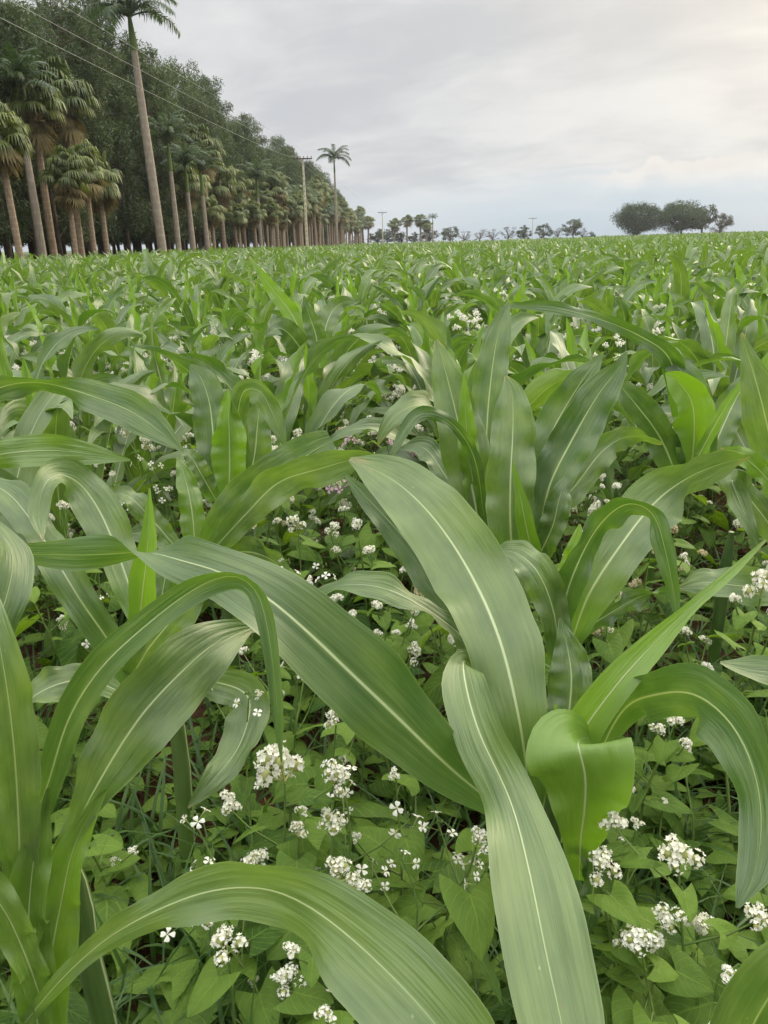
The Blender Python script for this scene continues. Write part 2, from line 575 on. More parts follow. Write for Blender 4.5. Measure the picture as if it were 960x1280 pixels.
def trunk_material(name, c1, c2, ring=0.0, scale=3.0):
    m, n, out = new_mat(name)
    uv = n.new('ShaderNodeUVMap', uv_map='UVMap').outputs[0]
    u, v, _ = n.sep(uv)
    rnd = n.new('ShaderNodeObjectInfo').outputs['Random']
    off = n.m('MULTIPLY', rnd, 20.0)
    p = n.comb(n.m('MULTIPLY', u, 9.0), n.m('ADD', v, off), 0.0)
    a = n.noise(p, scale, 5.0, 0.65)
    if ring:
        w = n.m('SINE', n.m('ADD', n.m('MULTIPLY', v, ring), n.m('MULTIPLY', a, 3.0)))
        a = n.m('ADD', n.m('MULTIPLY', a, 0.92), n.m('MULTIPLY', n.ss(w, 0.3, 1.0), 0.07))
    col = n.mix(n.ss(a, 0.28, 0.75), c1, c2)
    nm = bump(n, a, 0.6, 0.03)
    b = pbr(n, col, 0.85, 0.2, nm)
    n.l.new(b.outputs[0], out.inputs[0])
    return m


M = {}
M['corn'] = corn_material()
M['stalk'] = solid('corn_stalk', (0.085, 0.17, 0.03), (0.15, 0.25, 0.05), 30, 0.5, 0.4, 0.15, 0.003, (1, 1, 0.1))
M['buck'] = plain_leaf('broad_leaf', (0.023, 0.067, 0.012), (0.150, 0.242, 0.041), (2.1, 2.1, 0.6), 0.32, 0.6, 0.2, 25.0, True)
M['stem'] = solid('green_stem', (0.09, 0.16, 0.035), (0.16, 0.22, 0.06), 20, 0.6, 0.3)
M['petal'] = plain_leaf('white_petal', (0.76, 0.75, 0.66), (0.90, 0.89, 0.84), (1.1, 1.1, 1.05), 0.3, 0.7, 0.2, 300.0)
M['cream_petal'] = plain_leaf('cream_petal', (0.48, 0.38, 0.25), (0.76, 0.68, 0.53), (1.1, 1.05, 0.95), 0.3, 0.7, 0.2, 300.0)
M['pink'] = plain_leaf('pink_petal', (0.50, 0.27, 0.44), (0.74, 0.52, 0.68), (1.1, 1.05, 1.1), 0.3, 0.7, 0.2, 200.0)
M['bud'] = solid('flower_bud', (0.22, 0.26, 0.08), (0.42, 0.42, 0.16), 60, 0.6, 0.3)
M['grass'] = plain_leaf('grass_blade', (0.030, 0.075, 0.018), (0.080, 0.150, 0.035), (2.0, 2.2, 0.8), 0.3, 0.5, 0.4, 10.0)
M['soil'] = soil_material()
M['straw'] = solid('straw', (0.16, 0.11, 0.06), (0.34, 0.25, 0.14), 20, 0.9, 0.1)
M['pine'] = plain_leaf('pine_foliage', (0.038, 0.060, 0.028), (0.092, 0.124, 0.054), (1.6, 1.8, 0.8), 0.18, 0.6, 0.3, 0.45)
M['dark_tree'] = plain_leaf('round_tree_foliage', (0.028, 0.046, 0.024), (0.062, 0.088, 0.042), (1.6, 1.8, 0.8), 0.18, 0.6, 0.3, 0.5)
M['thin_tree'] = plain_leaf('thin_tree_foliage', (0.050, 0.048, 0.034), (0.100, 0.105, 0.055), (1.5, 1.5, 0.9), 0.2, 0.7, 0.2, 0.6)
M['palm'] = plain_leaf('palm_frond', (0.050, 0.078, 0.020), (0.155, 0.185, 0.052), (1.8, 1.9, 0.8), 0.2, 0.5, 0.45, 0.6)
M['royal'] = plain_leaf('royal_frond', (0.034, 0.062, 0.032), (0.085, 0.125, 0.055), (1.6, 1.8, 0.9), 0.2, 0.5, 0.45, 0.6)
M['skirt'] = plain_leaf('dry_frond', (0.100, 0.080, 0.034), (0.205, 0.168, 0.080), (1.3, 1.2, 0.8), 0.2, 0.8, 0.15, 1.0)
M['pine_bark'] = trunk_material('pine_bark', (0.050, 0.038, 0.028), (0.130, 0.098, 0.070))
M['palm_bark'] = trunk_material('palm_bark', (0.185, 0.138, 0.095), (0.430, 0.335, 0.240), 30.0)
M['royal_bark'] = trunk_material('royal_palm_bark', (0.240, 0.200, 0.160), (0.400, 0.345, 0.285), 13.0, 2.0)
M['shaft'] = trunk_material('crown_shaft', (0.085, 0.135, 0.040), (0.160, 0.215, 0.070))
M['concrete'] = solid('pole_concrete', (0.50, 0.45, 0.33), (0.64, 0.58, 0.45), 3.0, 0.9, 0.2, 0.2, 0.01)
M['wood'] = solid('crossarm_wood', (0.07, 0.055, 0.045), (0.14, 0.115, 0.095), 6.0, 0.85, 0.2, 0.2, 0.01, (0.1, 1, 1))
M['ceramic'] = solid('insulator_ceramic', (0.10, 0.055, 0.035), (0.15, 0.08, 0.05), 6.0, 0.25, 0.5)
M['wire'] = solid('aluminium_wire', (0.34, 0.34, 0.34), (0.42, 0.42, 0.42), 3.0, 0.5, 0.5)
M['iron'] = solid('galvanised_iron', (0.20, 0.20, 0.20), (0.30, 0.30, 0.30), 12.0, 0.5, 0.5)

# ---------------------------------------------------------------- the ground


def build_ground():
    xs = np.concatenate([[-700, -400, -250, -120], np.linspace(-70, -12, 30), np.linspace(-11, 12, 60), np.linspace(13, 120, 40), [160, 220, 320, 500, 700]])
    ys = np.concatenate([[-300, -120, -60, -20, -8], np.linspace(-4, 8, 60), np.linspace(8.5, 60, 60), np.linspace(64, 330, 60), [360, 420, 520, 700]])
    X, Y = np.meshgrid(xs, ys)
    Z = gz(X, Y)
    near = np.exp(-((X / 14) ** 2 + (Y / 14) ** 2))
    Z = Z + near * 0.018 * (np.cos((X - 0.19) / 0.55 * 2 * np.pi) * 0.6 + rng.normal(0, .35, X.shape))
    mb = MB()
    V = np.stack([X, Y, Z], -1)
    q = grid_faces(len(ys), len(xs))
    mb.add(V, q)
    o = link('ground', mb.mesh('ground', M['soil']))
    o['kind'] = 'structure'


build_ground()

# ---------------------------------------------------------------- trees of the windbreak


def quad_cloud(mb, C, size, asp=1.0, tone=0.5, droop=0.0, mat=0):
    """little four-sided leaf faces at centres C with random directions"""
    n = len(C)
    a = rng.normal(size=(n, 3))
    a[:, 2] -= droop
    a /= np.linalg.norm(a, axis=1)[:, None]
    b = np.cross(a, rng.normal(size=(n, 3)))
    b /= np.linalg.norm(b, axis=1)[:, None] + 1e-9
    s = (size * rng.uniform(0.6, 1.4, n))[:, None]
    # a leaf: rhombus with a blunt base
    V = np.stack([C - a * s, C + b * s * asp * 0.5 - a * s * 0.1, C + a * s, C - b * s * asp * 0.5 - a * s * 0.1], 1)
    mb.add(V, np.arange(n * 4).reshape(-1, 4), tone=np.repeat(np.broadcast_to(tone, (n,)), 4), mat=mat)


def pine_variant(H, seed):
    g = np.random.default_rng(seed)
    mb = MB()
    zs = np.linspace(0, H * 0.97, 12)
    P = np.stack([np.cumsum(g.normal(0, .03, 12)), np.cumsum(g.normal(0, .03, 12)), zs], 1)
    tube(mb, P, np.linspace(0.17, 0.03, 12), 7, 0.6)
    tr = mb
    cr = MB()
    limb = MB()
    cz = np.sort(g.uniform(0.13, 1.0, 66))
    for zf in cz:
        # a full body that rounds off at the top
        w = np.interp(zf, [0.1, 0.3, 0.6, 0.85, 1.0], [1.6, 2.2, 2.4, 2.0, 0.9])
        az = g.uniform(0, 6.28)
        rr = w * math.sqrt(g.uniform(0.25, 1.0))
        c = np.array([rr * math.cos(az), rr * math.sin(az), zf * H + g.normal(0, .1)])
        z0 = max(0.4, c[2] - rr * 0.35)
        tube(limb, [np.array([0, 0, z0]), c * np.array([.55, .55, 1]) + np.array([0, 0, (z0 - c[2]) * .3]), c], [0.045, 0.03, 0.012], 5, 0.6, cap=False)
        k = 250
        rad = g.uniform(0.6, 1.05)
        pts = g.normal(size=(k, 3))
        pts /= np.linalg.norm(pts, axis=1)[:, None]
        pts *= (rad * g.uniform(0.35, 1.0, (k, 1))) * np.array([.95, .95, 0.95])
        quad_cloud(cr, c + pts, 0.15, 0.38, np.clip(g.uniform(0.2, 0.8) + g.normal(0, .16, k), 0, 1), -0.3)
    tr.V += limb.V
    k0 = tr.k
    for q in limb.Q:
        tr.Q.append(q + k0)
    tr.QM += limb.QM
    tr.U += limb.U
    tr.A += limb.A
    tr.k += limb.k
    return tr.mesh('trunk', M['pine_bark']), cr.mesh('crown', M['pine'])


PINES = [pine_variant(H, 100 + i) for i, H in enumerate((15.0, 14.0, 15.6, 14.5, 13.4))]
PINE_WHERE = {0: 'front line of the wood', 1: 'second line of the wood', 2: 'third line of the wood', 3: 'depth of the wood', 4: 'depth of the wood'}
g = np.random.default_rng(5)
for ri, X in enumerate((-20.5, -24.0, -27.5, -31.5, -36.0)):
    y = 22.0 + g.uniform(0, 2)
    while y < (300 if ri < 3 else 120):
        k = g.integers(0, 5)
        far = 'nearest the viewer' if y < 45 else ('behind the tall royal palm' if y < 62 else ('halfway along the palm row' if y < 120 else 'toward the far end'))
        t = thing('forest_tree', f'dark green forest tree in the {PINE_WHERE[ri]}, {far}', 'tree', (X + g.normal(0, .6), y, float(gz(X, y)) - .05), g.uniform(0, 6.28), g.uniform(.9, 1.08) * (1.04 + .10 * min(1, y / 120) + .16 * float(sstep(y, 120, 220))), 'trees of the windbreak wood')
        link('trunk', PINES[k][0], t)
        link('crown', PINES[k][1], t)
        y += g.uniform(3.0, 4.2) * (1 if y < 120 else 1.6)


def fan_leaf(mb_green, mb_dry, base, az, el, pet, rad, g, dry=False):
    """a costapalmate leaf: a petiole and a fan of folded segments whose tips hang"""
    d = np.array([math.cos(az) * math.cos(el), math.sin(az) * math.cos(el), math.sin(el)])
    side = np.array([-math.sin(az), math.cos(az), 0.0])
    up = np.cross(d, side)
    hub = base + d * pet - np.array([0, 0, pet * pet * 0.10])
    mb = mb_dry if dry else mb_green
    tube(mb, [base, (base + hub) / 2 + up * 0.05, hub], [0.03, 0.022, 0.015], 4, cap=False, tone=0.7)
    ns = 20
    th = np.linspace(-1.9, 1.9, ns) + g.normal(0, .04, ns)
    L = rad * (0.75 + 0.25 * np.cos(th * 0.7)) * g.uniform(.85, 1.1, ns)
    dirs = np.cos(th)[:, None] * d + np.sin(th)[:, None] * side
    w = 0.055 * rad
    side2 = -np.sin(th)[:, None] * d + np.cos(th)[:, None] * side
    fr = np.array([0.03, 0.35, 0.7, 1.0])
    wd = np.array([0.25, 1.0, 0.75, 0.05])
    hang = np.array([0, 0.03, 0.20, 0.62]) * (1.0 if not dry else 0.5)
    P = hub + dirs[:, None] * (L[:, None] * fr)[..., None] * np.array([1, 1, 1]) + up * 0.10 * np.cos(th * 0.8)[:, None, None]
    P = P - np.array([0, 0, 1.0]) * (L[:, None] * hang)[..., None]
    P = P - dirs[:, None] * (L[:, None] * hang * 0.35)[..., None]
    V = np.stack([P - side2[:, None] * (w * wd)[None, :, None], P + side2[:, None] * (w * wd)[None, :, None]], 2)
    tone = np.clip(g.uniform(.2, .9) + g.normal(0, .1, ns), 0, 1)
    mb.add(V, grid_faces(4, 2, ns), tone=np.repeat(tone, 8))


def fan_palm_variant(H, seed):
    g = np.random.default_rng(seed)
    mb = MB()
    zs = np.linspace(0, H, 14)
    lean = g.normal(0, .02, 2)
    P = np.stack([zs * lean[0], zs * lean[1], zs], 1)
    r = np.interp(zs / H, [0, .06, .2, 1], [0.21, 0.155, 0.14, 0.12]) * (1 + g.normal(0, .015, 14))
    tube(mb, P, r, 10, 1.0)
    trunk = mb.mesh('trunk', M['palm_bark'])
    gm, dm = MB(), MB()
    top = P[-1]
    for i in range(36):
        el = g.uniform(-0.55, 1.35)
        fan_leaf(gm, dm, top + np.array([0, 0, g.uniform(-.1, .35)]), g.uniform(0, 6.28), el, g.uniform(.5, .85), g.uniform(.62, .86), g)
    for i in range(20):
        el = g.uniform(-1.35, -0.4)
        fan_leaf(gm, dm, top - np.array([0, 0, g.uniform(0, .7)]), g.uniform(0, 6.28), el, g.uniform(.3, .6), g.uniform(.55, .8), g, dry=True)
    return trunk, gm.mesh('crown', M['palm']), dm.mesh('dry_skirt', M['skirt'])


def frond_mesh(L, seed, mat, lf=0.55, start=0.9, drop=1.7, n=42):
    """a feather frond pointing along +X from the origin"""
    g = np.random.default_rng(seed)
    s = np.linspace(0, 1, 18)
    e = start - drop * s ** 1.25
    P = np.zeros((18, 3))
    P[1:, 0] = np.cumsum(np.cos(e[1:]) * L / 17)
    P[1:, 2] = np.cumsum(np.sin(e[1:]) * L / 17)
    mb = MB()
    tube(mb, P, np.linspace(0.045, 0.008, 18), 5, cap=False, tone=0.8)
    ss = np.linspace(0.16, 0.99, n)
    for sd in (-1, 1):
        bx = np.stack([np.interp(ss, s, P[:, i]) for i in range(3)], 1)
        ee = np.interp(ss, s, e)
        T = np.stack([np.cos(ee), 0 * ee, np.sin(ee)], 1)
        out = np.array([0, sd, 0.0])
        ln = lf * np.interp(ss, [0.1, 0.3, 0.7, 1.0], [0.6, 1.0, 0.9, 0.35]) * g.uniform(.85, 1.1, n)
        d0 = T * 0.55 + out * 0.8 + np.stack([0 * ss, 0 * ss, g.uniform(-.15, .5, n)], 1)
        d0 /= np.linalg.norm(d0, axis=1)[:, None]
        wv = np.cross(d0, [0, 0, 1.0])
        wv /= np.linalg.norm(wv, axis=1)[:, None] + 1e-9
        fr = np.array([0, .4, .75, 1.0])
        hang = np.array([0, .05, .28, .6])
        wd = np.array([0.6, 1.0, .7, .08]) * 0.028
        Q = bx[:, None] + d0[:, None] * (ln[:, None] * fr)[..., None] * 0.92
        Q[..., 2] -= ln[:, None] * hang
        V = np.stack([Q - wv[:, None] * wd[None, :, None], Q + wv[:, None] * wd[None, :, None]], 2)
        mb.add(V, grid_faces(4, 2, n), tone=np.repeat(np.clip(0.5 + g.normal(0, .2, n), 0, 1), 8))
    return mb.mesh('frond', mat)


FRONDS = [frond_mesh(2.7, 300 + i, M['royal'], 0.62, 0.95 + .1 * i, 1.5 + .12 * i) for i in range(3)]


def royal_parts(H, r0, seed, bulge=1.0):
    g = np.random.default_rng(seed)
    mb = MB()
    zs = np.linspace(0, H, 18)
    P = np.stack([0 * zs, 0 * zs, zs], 1)
    r = r0 * np.interp(zs / H, [0, .04, .15, .5, .85, 1], [1.18, 1.0, .98, .95 * bulge, .74, .66])
    tube(mb, P, r, 12, 1.0)
    sh = MB()
    zs2 = np.linspace(H, H + 1.9, 10)
    P2 = np.stack([0 * zs2, 0 * zs2, zs2], 1)
    tube(sh, P2, r0 * np.interp(np.linspace(0, 1, 10), [0, .15, .6, 1], [.70, .74, .58, .3]), 10, 1.0)
    return mb.mesh('trunk', M['royal_bark']), sh.mesh('crown_shaft', M['shaft'])


def royal_palm(label, X, Y, H, r0, seed, fs=1.0, nf=16, group=None, lean=(0, 0), parts=None, low=0.0):
    t = thing('royal_palm', label, 'palm tree', (X, Y, float(gz(X, Y)) - .05), 0.0, None, group)
    t.rotation_euler = (lean[0], lean[1], 0)
    tr, sh = parts or royal_parts(H, r0, seed)
    link('trunk', tr, t)
    link('crown_shaft', sh, t)
    g = np.random.default_rng(seed + 9)
    for i in range(nf):
        az = i * 2.399 + g.normal(0, .15)
        up = (i + .5) / nf
        pitch = -(1.0 - 1.25 * up) - low + 0.05      # younger fronds stand, older ones spread
        f = link('frond', FRONDS[i % 3], t, (0, 0, H + 1.75), (0, pitch * 0.9 + 0.35, az), fs * g.uniform(.9, 1.05))
    return t


royal_palm('very tall royal palm with grey trunk and green crownshaft towering above the wood', -15.0, y_for_x(203, -15.0), 12.3, 0.30, 1, 1.25, 18, None, (0, -.032))
royal_palm('slender distant royal palm whose crown stands alone against the sky beyond the pole', *at_y(421.5, 300, 112.0)[:2], at_y(420, 197, 112.0)[2] - 1.5, 0.165, 2, 1.0, 17)

FANS = [fan_palm_variant(H, 40 + i) for i, H in enumerate((5.2, 4.6, 5.8, 4.2))]
ROY = [(royal_parts(H, .21, 60 + i), H) for i, H in enumerate((5.0, 6.2))]
g = np.random.default_rng(11)
near_fan = [
    (24, -15.2, 0, 1.05, 'fan palm at the far left edge with an orange brown trunk and hanging fronds'),
    (93, -15.0, 1, .95, 'short shaggy fan palm with a tan skirt, leftmost of the close trio of palms'),
    (117, -15.2, 0, .97, 'middle fan palm of the close trio left of the tall royal palm'),
    (133, -16.0, 3, 1.12, 'fan palm with round drooping head, rightmost of the trio left of the royal palm'),
]
for px, X, k, sc, lab in near_fan:
    Y = y_for_x(px, X)
    t = thing('fan_palm', lab, 'palm tree', (X, Y, float(gz(X, Y)) - .05), g.uniform(0, 6.28), sc, 'palms lined up along the field edge')
    for nm, me in zip(('trunk', 'crown', 'dry_skirt'), FANS[k]):
        link(nm, me, t)
for px, X, k, fs, lab in ((52, -17.5, 1, .95, 'dark slim palm standing just behind the leftmost fan palm'),
                          (223, -15.6, 1, 1.0, 'thick trunked palm with a dark drooping head just right of the tall royal palm'),
                          (241, -15.3, 0, .8, 'slim palm with a green crownshaft, second palm right of the tall royal palm'),
                          (259, -15.2, 0, .85, 'slim pale trunked palm, third palm right of the tall royal palm')):
    Y = y_for_x(px, X)
    royal_palm(lab, X, Y, ROY[k][1], .2, 70 + px, fs, 14, 'palms lined up along the field edge', parts=ROY[k][0], low=.35)
for px, k, lab in ((268, 3, 'low shaggy fan palm with a brown skirt just left of the bushy fan palm'),
                   (300, 3, 'bushy fan palm whose wide green head almost hides its short trunk')):
    X = -15.0
    Y = y_for_x(px, X)
    t = thing('fan_palm', lab, 'palm tree', (X, Y, float(gz(X, Y)) - .05), g.uniform(0, 6.28), .95, 'palms lined up along the field edge')
    for nm, me in zip(('trunk', 'crown', 'dry_skirt'), FANS[k]):
        link(nm, me, t)
for px, k, sc, lab in ((66, 2, 1.36, 'tall shaded fan palm between the leftmost palms and the close trio'),
                       (100, 2, 1.5, 'tallest shaded fan palm rising behind the close trio of palms')):
    X = -17.4
    Y = y_for_x(px, X)
    t = thing('fan_palm', lab, 'palm tree', (X, Y, float(gz(X, Y)) - .05), g.uniform(0, 6.28), sc, 'palms in the shade of the wood edge')
    for nm, me in zip(('trunk', 'crown', 'dry_skirt'), FANS[k]):
        link(nm, me, t)
y = 70.0
while y < 200:
    X = -17.6 + g.normal(0, .3)
    k = int(g.integers(0, 4))
    t = thing('fan_palm', f'tall fan palm, {ordinal(int((y - 64) / 6.5))} of the second palm line against the dark wood', 'palm tree', (X, y, float(gz(X, y)) - .05), g.uniform(0, 6.28), g.uniform(1.35, 1.75), 'palms in the shade of the wood edge')
    for nm, me in zip(('trunk', 'crown', 'dry_skirt'), FANS[k]):
        link(nm, me, t)
    y += g.uniform(5, 8)
pn = 0
y = y_for_x(319, -15.0)
while y < 300:
    X = -15.0 + g.normal(0, .35) + 3.5 * float(sstep(y, 110, 300))
    k = g.integers(0, 6)
    pn += 1
    lab_f = f'shaggy fan palm, {ordinal(pn)} in the receding row right of the bushy fan palm'
    lab_r = f'smooth trunked feather palm, {ordinal(pn)} in the receding row right of the bushy fan palm'
    if k < 4:
        t = thing('fan_palm', lab_f, 'palm tree', (X, y, float(gz(X, y)) - .05), (g.normal(0, .025), g.normal(0, .025), g.uniform(0, 6.28)), g.uniform(1.0, 1.55) * (1 + .3 * float(sstep(y, 90, 180))), 'palms lined up along the field edge')
        for nm, me in zip(('trunk', 'crown', 'dry_skirt'), FANS[k]):
            link(nm, me, t)
    else:
        royal_palm(lab_r, X, y, ROY[k - 4][1], .2, 200 + int(y), g.uniform(1.0, 1.3), 14, 'palms lined up along the field edge', parts=ROY[k - 4][0], low=.25)
    y += g.uniform(2.6, 4.2) * (1 if y < 180 else 1.4)

# palms and small trees at the far end of the field
for px, hpx, kind, lab in ((460, 30, 0, 'bushy far fan palm just left of the second utility pole'),
                           (493, 30, 1, 'far fan palm just right of the second utility pole'),
                           (509, 28, 2, 'far fan palm second right of the second utility pole'),
                           (526, 31, 0, 'far fan palm left of the last feather palm at the field end'),
                           (533, 30, 3, 'low far fan palm touching the last feather palm at the field end')):
    Y = 290.0
    v = ray(px, HOR)
    X = v[0] / v[1] * Y
    t = thing('fan_palm', lab, 'palm tree', (X, Y, float(gz(X, Y)) - .05), g.uniform(0, 6.28), (hpx / 30 * 2.3, hpx / 30 * 2.3, hpx / 30 * 1.65), 'palms at the far end of the field')
    for nm, me in zip(('trunk', 'crown', 'dry_skirt'), FANS[kind]):
        link(nm, me, t)
v = ray(541, HOR)
royal_palm('last feather palm at the field end, taller than the fan palms beside it', v[0] / v[1] * 290, 290.0, 7.4, .25, 77, 1.0, 13, 'palms at the far end of the field', low=.15)


def round_tree_variant(seed, H, Wd, n, k, mat, size, open_=0.0, trunk_h=.22, bark='pine_bark', twig=3):
    g = np.random.default_rng(seed)
    tr, cr = MB(), MB()
    tube(tr, [(0, 0, 0), (g.normal(0, .05), 0, H * trunk_h), (g.normal(0, .2), g.normal(0, .2), H * .5)], [H * .035, H * .026, H * .015], 7, 0.5)
    for i in range(n):
        d = g.normal(size=3)
        d /= np.linalg.norm(d)
        d[2] = abs(d[2]) if g.uniform() < .72 else -abs(d[2]) * .6
        rr = g.uniform(.45, 1.0) ** .5
        c = np.array([d[0] * Wd * .5 * rr, d[1] * Wd * .5 * rr, H * .50 + d[2] * H * .48 * rr])
        st = np.array([0, 0, H * g.uniform(trunk_h, .45)])
        mid = st * .45 + c * .55 - np.array([0, 0, H * .02])
        tube(tr, [st, mid, c], [H * .012, H * .008, H * .002], 5, 0.5, cap=False)
        for _ in range(twig if open_ else 0):
            e = c + g.normal(0, H * .09, 3)
            tube(tr, [mid, (mid + e) / 2 + g.normal(0, H * .01, 3), e], [H * .005, H * .003, H * .001], 4, cap=False)
        rad = Wd * g.uniform(.10, .17)
        pts = g.normal(size=(k, 3))
        pts /= np.linalg.norm(pts, axis=1)[:, None]
        pts *= rad * g.uniform(.3, 1.0, (k, 1)) * np.array([1.1, 1.1, .75])
        quad_cloud(cr, c + pts, size, .7, np.clip(g.uniform(.2, .8) + g.normal(0, .15, k), 0, 1))
    return tr.mesh('trunk', M[bark]), cr.mesh('crown', M[mat])


def far_tree(name, label, px, base_py, hpx, Y, var, H0, group, sx=1.0):
    v = ray(px, base_py)
    X = v[0] / v[1] * Y
    H = hpx * math.hypot(X, Y) / FPX * 1.0
    s = H / H0
    t = thing(name, label, 'tree', (X, Y, float(gz(X, Y)) - .1), g.uniform(0, 6.28), (s * sx, s * sx, s), group)
    link('trunk', var[0], t)
    link('crown', var[1], t)


BIG = [round_tree_variant(500 + i, 10, 14.0, 120, 190, 'dark_tree', .2) for i in range(2)]
SML = [round_tree_variant(520 + i, 5, 3.9, 34, 70, 'dark_tree', .14, 0.0, .28) for i in range(3)]
BARE = [round_tree_variant(540 + i, 5, 4.2, 18, 26, 'thin_tree', .13, 1.0, .3) for i in range(3)]
SIDE = round_tree_variant(560, 7, 8.0, 34, 110, 'thin_tree', .16, 1.0, .35)
far_tree('round_tree', 'broad dark round tree, left one of the two biggest trees on the horizon', 797, 296, 38, 240, BIG[0], 10, 'big trees on the horizon')
far_tree('round_tree', 'broad dark spreading tree right of the other big round tree on the horizon', 851, 294, 38.5, 242, BIG[1], 10, 'big trees on the horizon')
far_tree('round_tree', 'narrower dark tree closing the right side of the pair of big horizon trees', 877, 293, 36, 246, SML[0], 5, 'big trees on the horizon', 1.0)
far_tree('sparse_tree', 'thin brownish flat topped tree at the right end of the big horizon trees', 899, 292, 25, 246, SIDE, 7, None, .95)
for px, bp, hp, kind, k, lab in (
        (563, 305, 19, 0, 0, 'small tree nearest the end of the palms on the horizon, right of the feather palm'),
        (580, 305, 15, 1, 0, 'thin leafless looking tree beside the first small tree right of the palms'),
        (600, 304, 16, 1, 1, 'small brownish tree, third in the horizon line right of the palms'),
        (616, 303, 15, 1, 2, 'thin grey tree, fourth in the horizon line right of the palms'),
        (635, 303, 18, 1, 0, 'thin pinkish grey tree two left of the third utility pole'),
        (655, 302, 17, 0, 1, 'small dense dark tree just left of the third utility pole'),
        (679, 301, 18, 0, 2, 'small dense dark tree just right of the third utility pole'),
        (697, 300, 15, 1, 1, 'bare pale tree between two dark small trees right of the third utility pole'),
        (716, 300, 22, 0, 0, 'tallest of the small dark trees left of the big round trees'),
        (728, 299, 13, 1, 2, 'short bare tree touching the right side of the tallest small dark tree'),
        (739, 299, 9, 0, 1, 'lowest dark bush like tree in the gap before the big round trees')):
    far_tree('small_tree', lab, px, bp + .5, hp * 1.2, 262, (SML if kind == 0 else BARE)[k], 5, 'small trees along the horizon', 1.15)
far_tree('small_tree', 'bushy dark tree low between the far fan palms', 519, 307, 16, 292, SML[1], 5, 'small trees along the horizon', 1.3)
for px, hp, lab in ((472, 15, 'dark leafy tree filling the foot of the second utility pole'),
                    (484, 18, 'dark leafy tree between the second utility pole and the fan palm right of it'),
                    (502, 14, 'small rounded tree between two far fan palms'),
                    (537, 15, 'rounded dark tree under the last feather palm')):
    far_tree('small_tree', lab, px, 308, hp * 1.2, 294, SML[hp % 3], 5, 'small trees along the horizon', 1.6)
far_tree('small_tree', 'low dark shrub like tree at the foot of the farthest palms in the row', 448, 309, 14, 292, SML[2], 5, 'small trees along the horizon', 1.3)

# ---------------------------------------------------------------- utility poles and wires


def utility_pole(label, X, Y, H, yaw, arm=2.0):
    t = thing('utility_pole', label, 'utility pole', (X, Y, float(gz(X, Y)) - .05), yaw, None, 'utility poles along the field')
    mb = MB()
    box(mb, (0, 0, H / 2), (.30, .24, H), 0, 0, .62, .03)
    for i in range(16):                       # bolt recesses as raised dark blocks, their shade put into the colour
        box(mb, (0, -.122 + .047 * (0.6 + i * .5) / (H), 0.6 + i * .5), (.07, .02, .12), 0, 1, 1.0, .004)
    link('pole', mb.mesh('pole', [M['concrete'], M['wood']], False), t)
    a = MB()
    box(a, (0, -.16, H - .12), (arm, .10, .13), 0, 0, 1.0, .01)
    arm_o = link('crossarm', a.mesh('crossarm', M['wood'], False), t)
    br = MB()
    tube(br, [(-.5, -.17, H - .18), (0, -.14, H - .62)], .018, 6)
    tube(br, [(.5, -.17, H - .18), (0, -.14, H - .62)], .018, 6)
    link('brace', br.mesh('brace', M['iron']), t)
    ins = MB()
    tube(ins, [(0, 0, 0), (0, 0, .08), (0, 0, .081), (0, 0, .12), (0, 0, .121), (0, 0, .17), (0, 0, .2)], [.015, .015, .05, .035, .06, .045, .02], 10)
    im = ins.mesh('insulator', M['ceramic'])
    pts = []
    for x in (-arm / 2 + .1, -.28, arm / 2 - .1):
        link('insulator', im, t, (x, -.16, H - .055))
        pts.append(np.array(t.location) + np.array([x * math.cos(yaw) + .16 * math.sin(yaw), x * math.sin(yaw) - .16 * math.cos(yaw), H + .13]))
    if H > 8.5 and Y < 100:
        fu = MB()
        tube(fu, [(0, -.3, 0), (0, -.34, .34)], .035, 7)
        fm = fu.mesh('fuse_cutout', M['ceramic'])
        for x in (-.55, .12, .5):
            link('fuse_cutout', fm, t, (x, .06, H - .2))
    return pts


X1, Y1 = -9.6, y_for_x(384, -9.6)
p1 = utility_pole('concrete utility pole with a dark crossarm standing before the palm row', X1, Y1, 9.9, R(3), 2.0)
v = ray(478.5, HOR)
p2 = utility_pole('second utility pole farther off, between the palm row and the far fan palms', v[0] / v[1] * 226, 226, 9.3, R(4), 2.4)
v = ray(665, HOR)
p3 = utility_pole('third and smallest utility pole, alone among the small horizon trees', v[0] / v[1] * 300, 300, 8.6, R(-20), 3.0)
# the wires run from the first pole to one beyond the left edge of the view
ends = [at_y(-8, 18, 27.5), at_y(4, -4, 29.0), at_y(66, 0, 35.0)]
p0 = [np.array([-16.6 + dx, 4.0, 10.0]) for dx in (-.9, -.28, .9)]


def wire(a, b, label, sag, via=None):
    mb = MB()
    s = np.linspace(0, 1, 40)[:, None]
    a, b = np.asarray(a), np.asarray(b)
    if via is not None:
        # a hanging curve through the given point
        via = np.asarray(via)
        sv = (via[1] - b[1]) / (a[1] - b[1])
        st = b * (1 - sv) + a * sv
        off = via - st
        k = off / (sv * (1 - sv))
    else:
        k = np.array([0, 0, -4.0 * sag])
    P = b * (1 - s) + a * s + k * s * (1 - s)
    tube(mb, P, .008, 5, cap=False)
    tag(link('power_line', mb.mesh('power_line', M['wire'])), label, 'power line', 'power lines')


labs = ['lowest of the three wires crossing the dark trees at upper left', 'middle wire of the three crossing the dark trees at upper left', 'highest of the three wires crossing the dark trees and the tall palm']
for i in range(3):
    far = ends[i] + (ends[i] - p1[i]) / np.linalg.norm(ends[i] - p1[i]) * 3.0
    wire(p0[i], p1[i], labs[i], .3, ends[i])
for i in range(3):
    wire(p1[i], p2[i], f'thin wire from first to second pole, on the {("palm side", "middle", "field side")[i]} of the crossarms', 1.2)

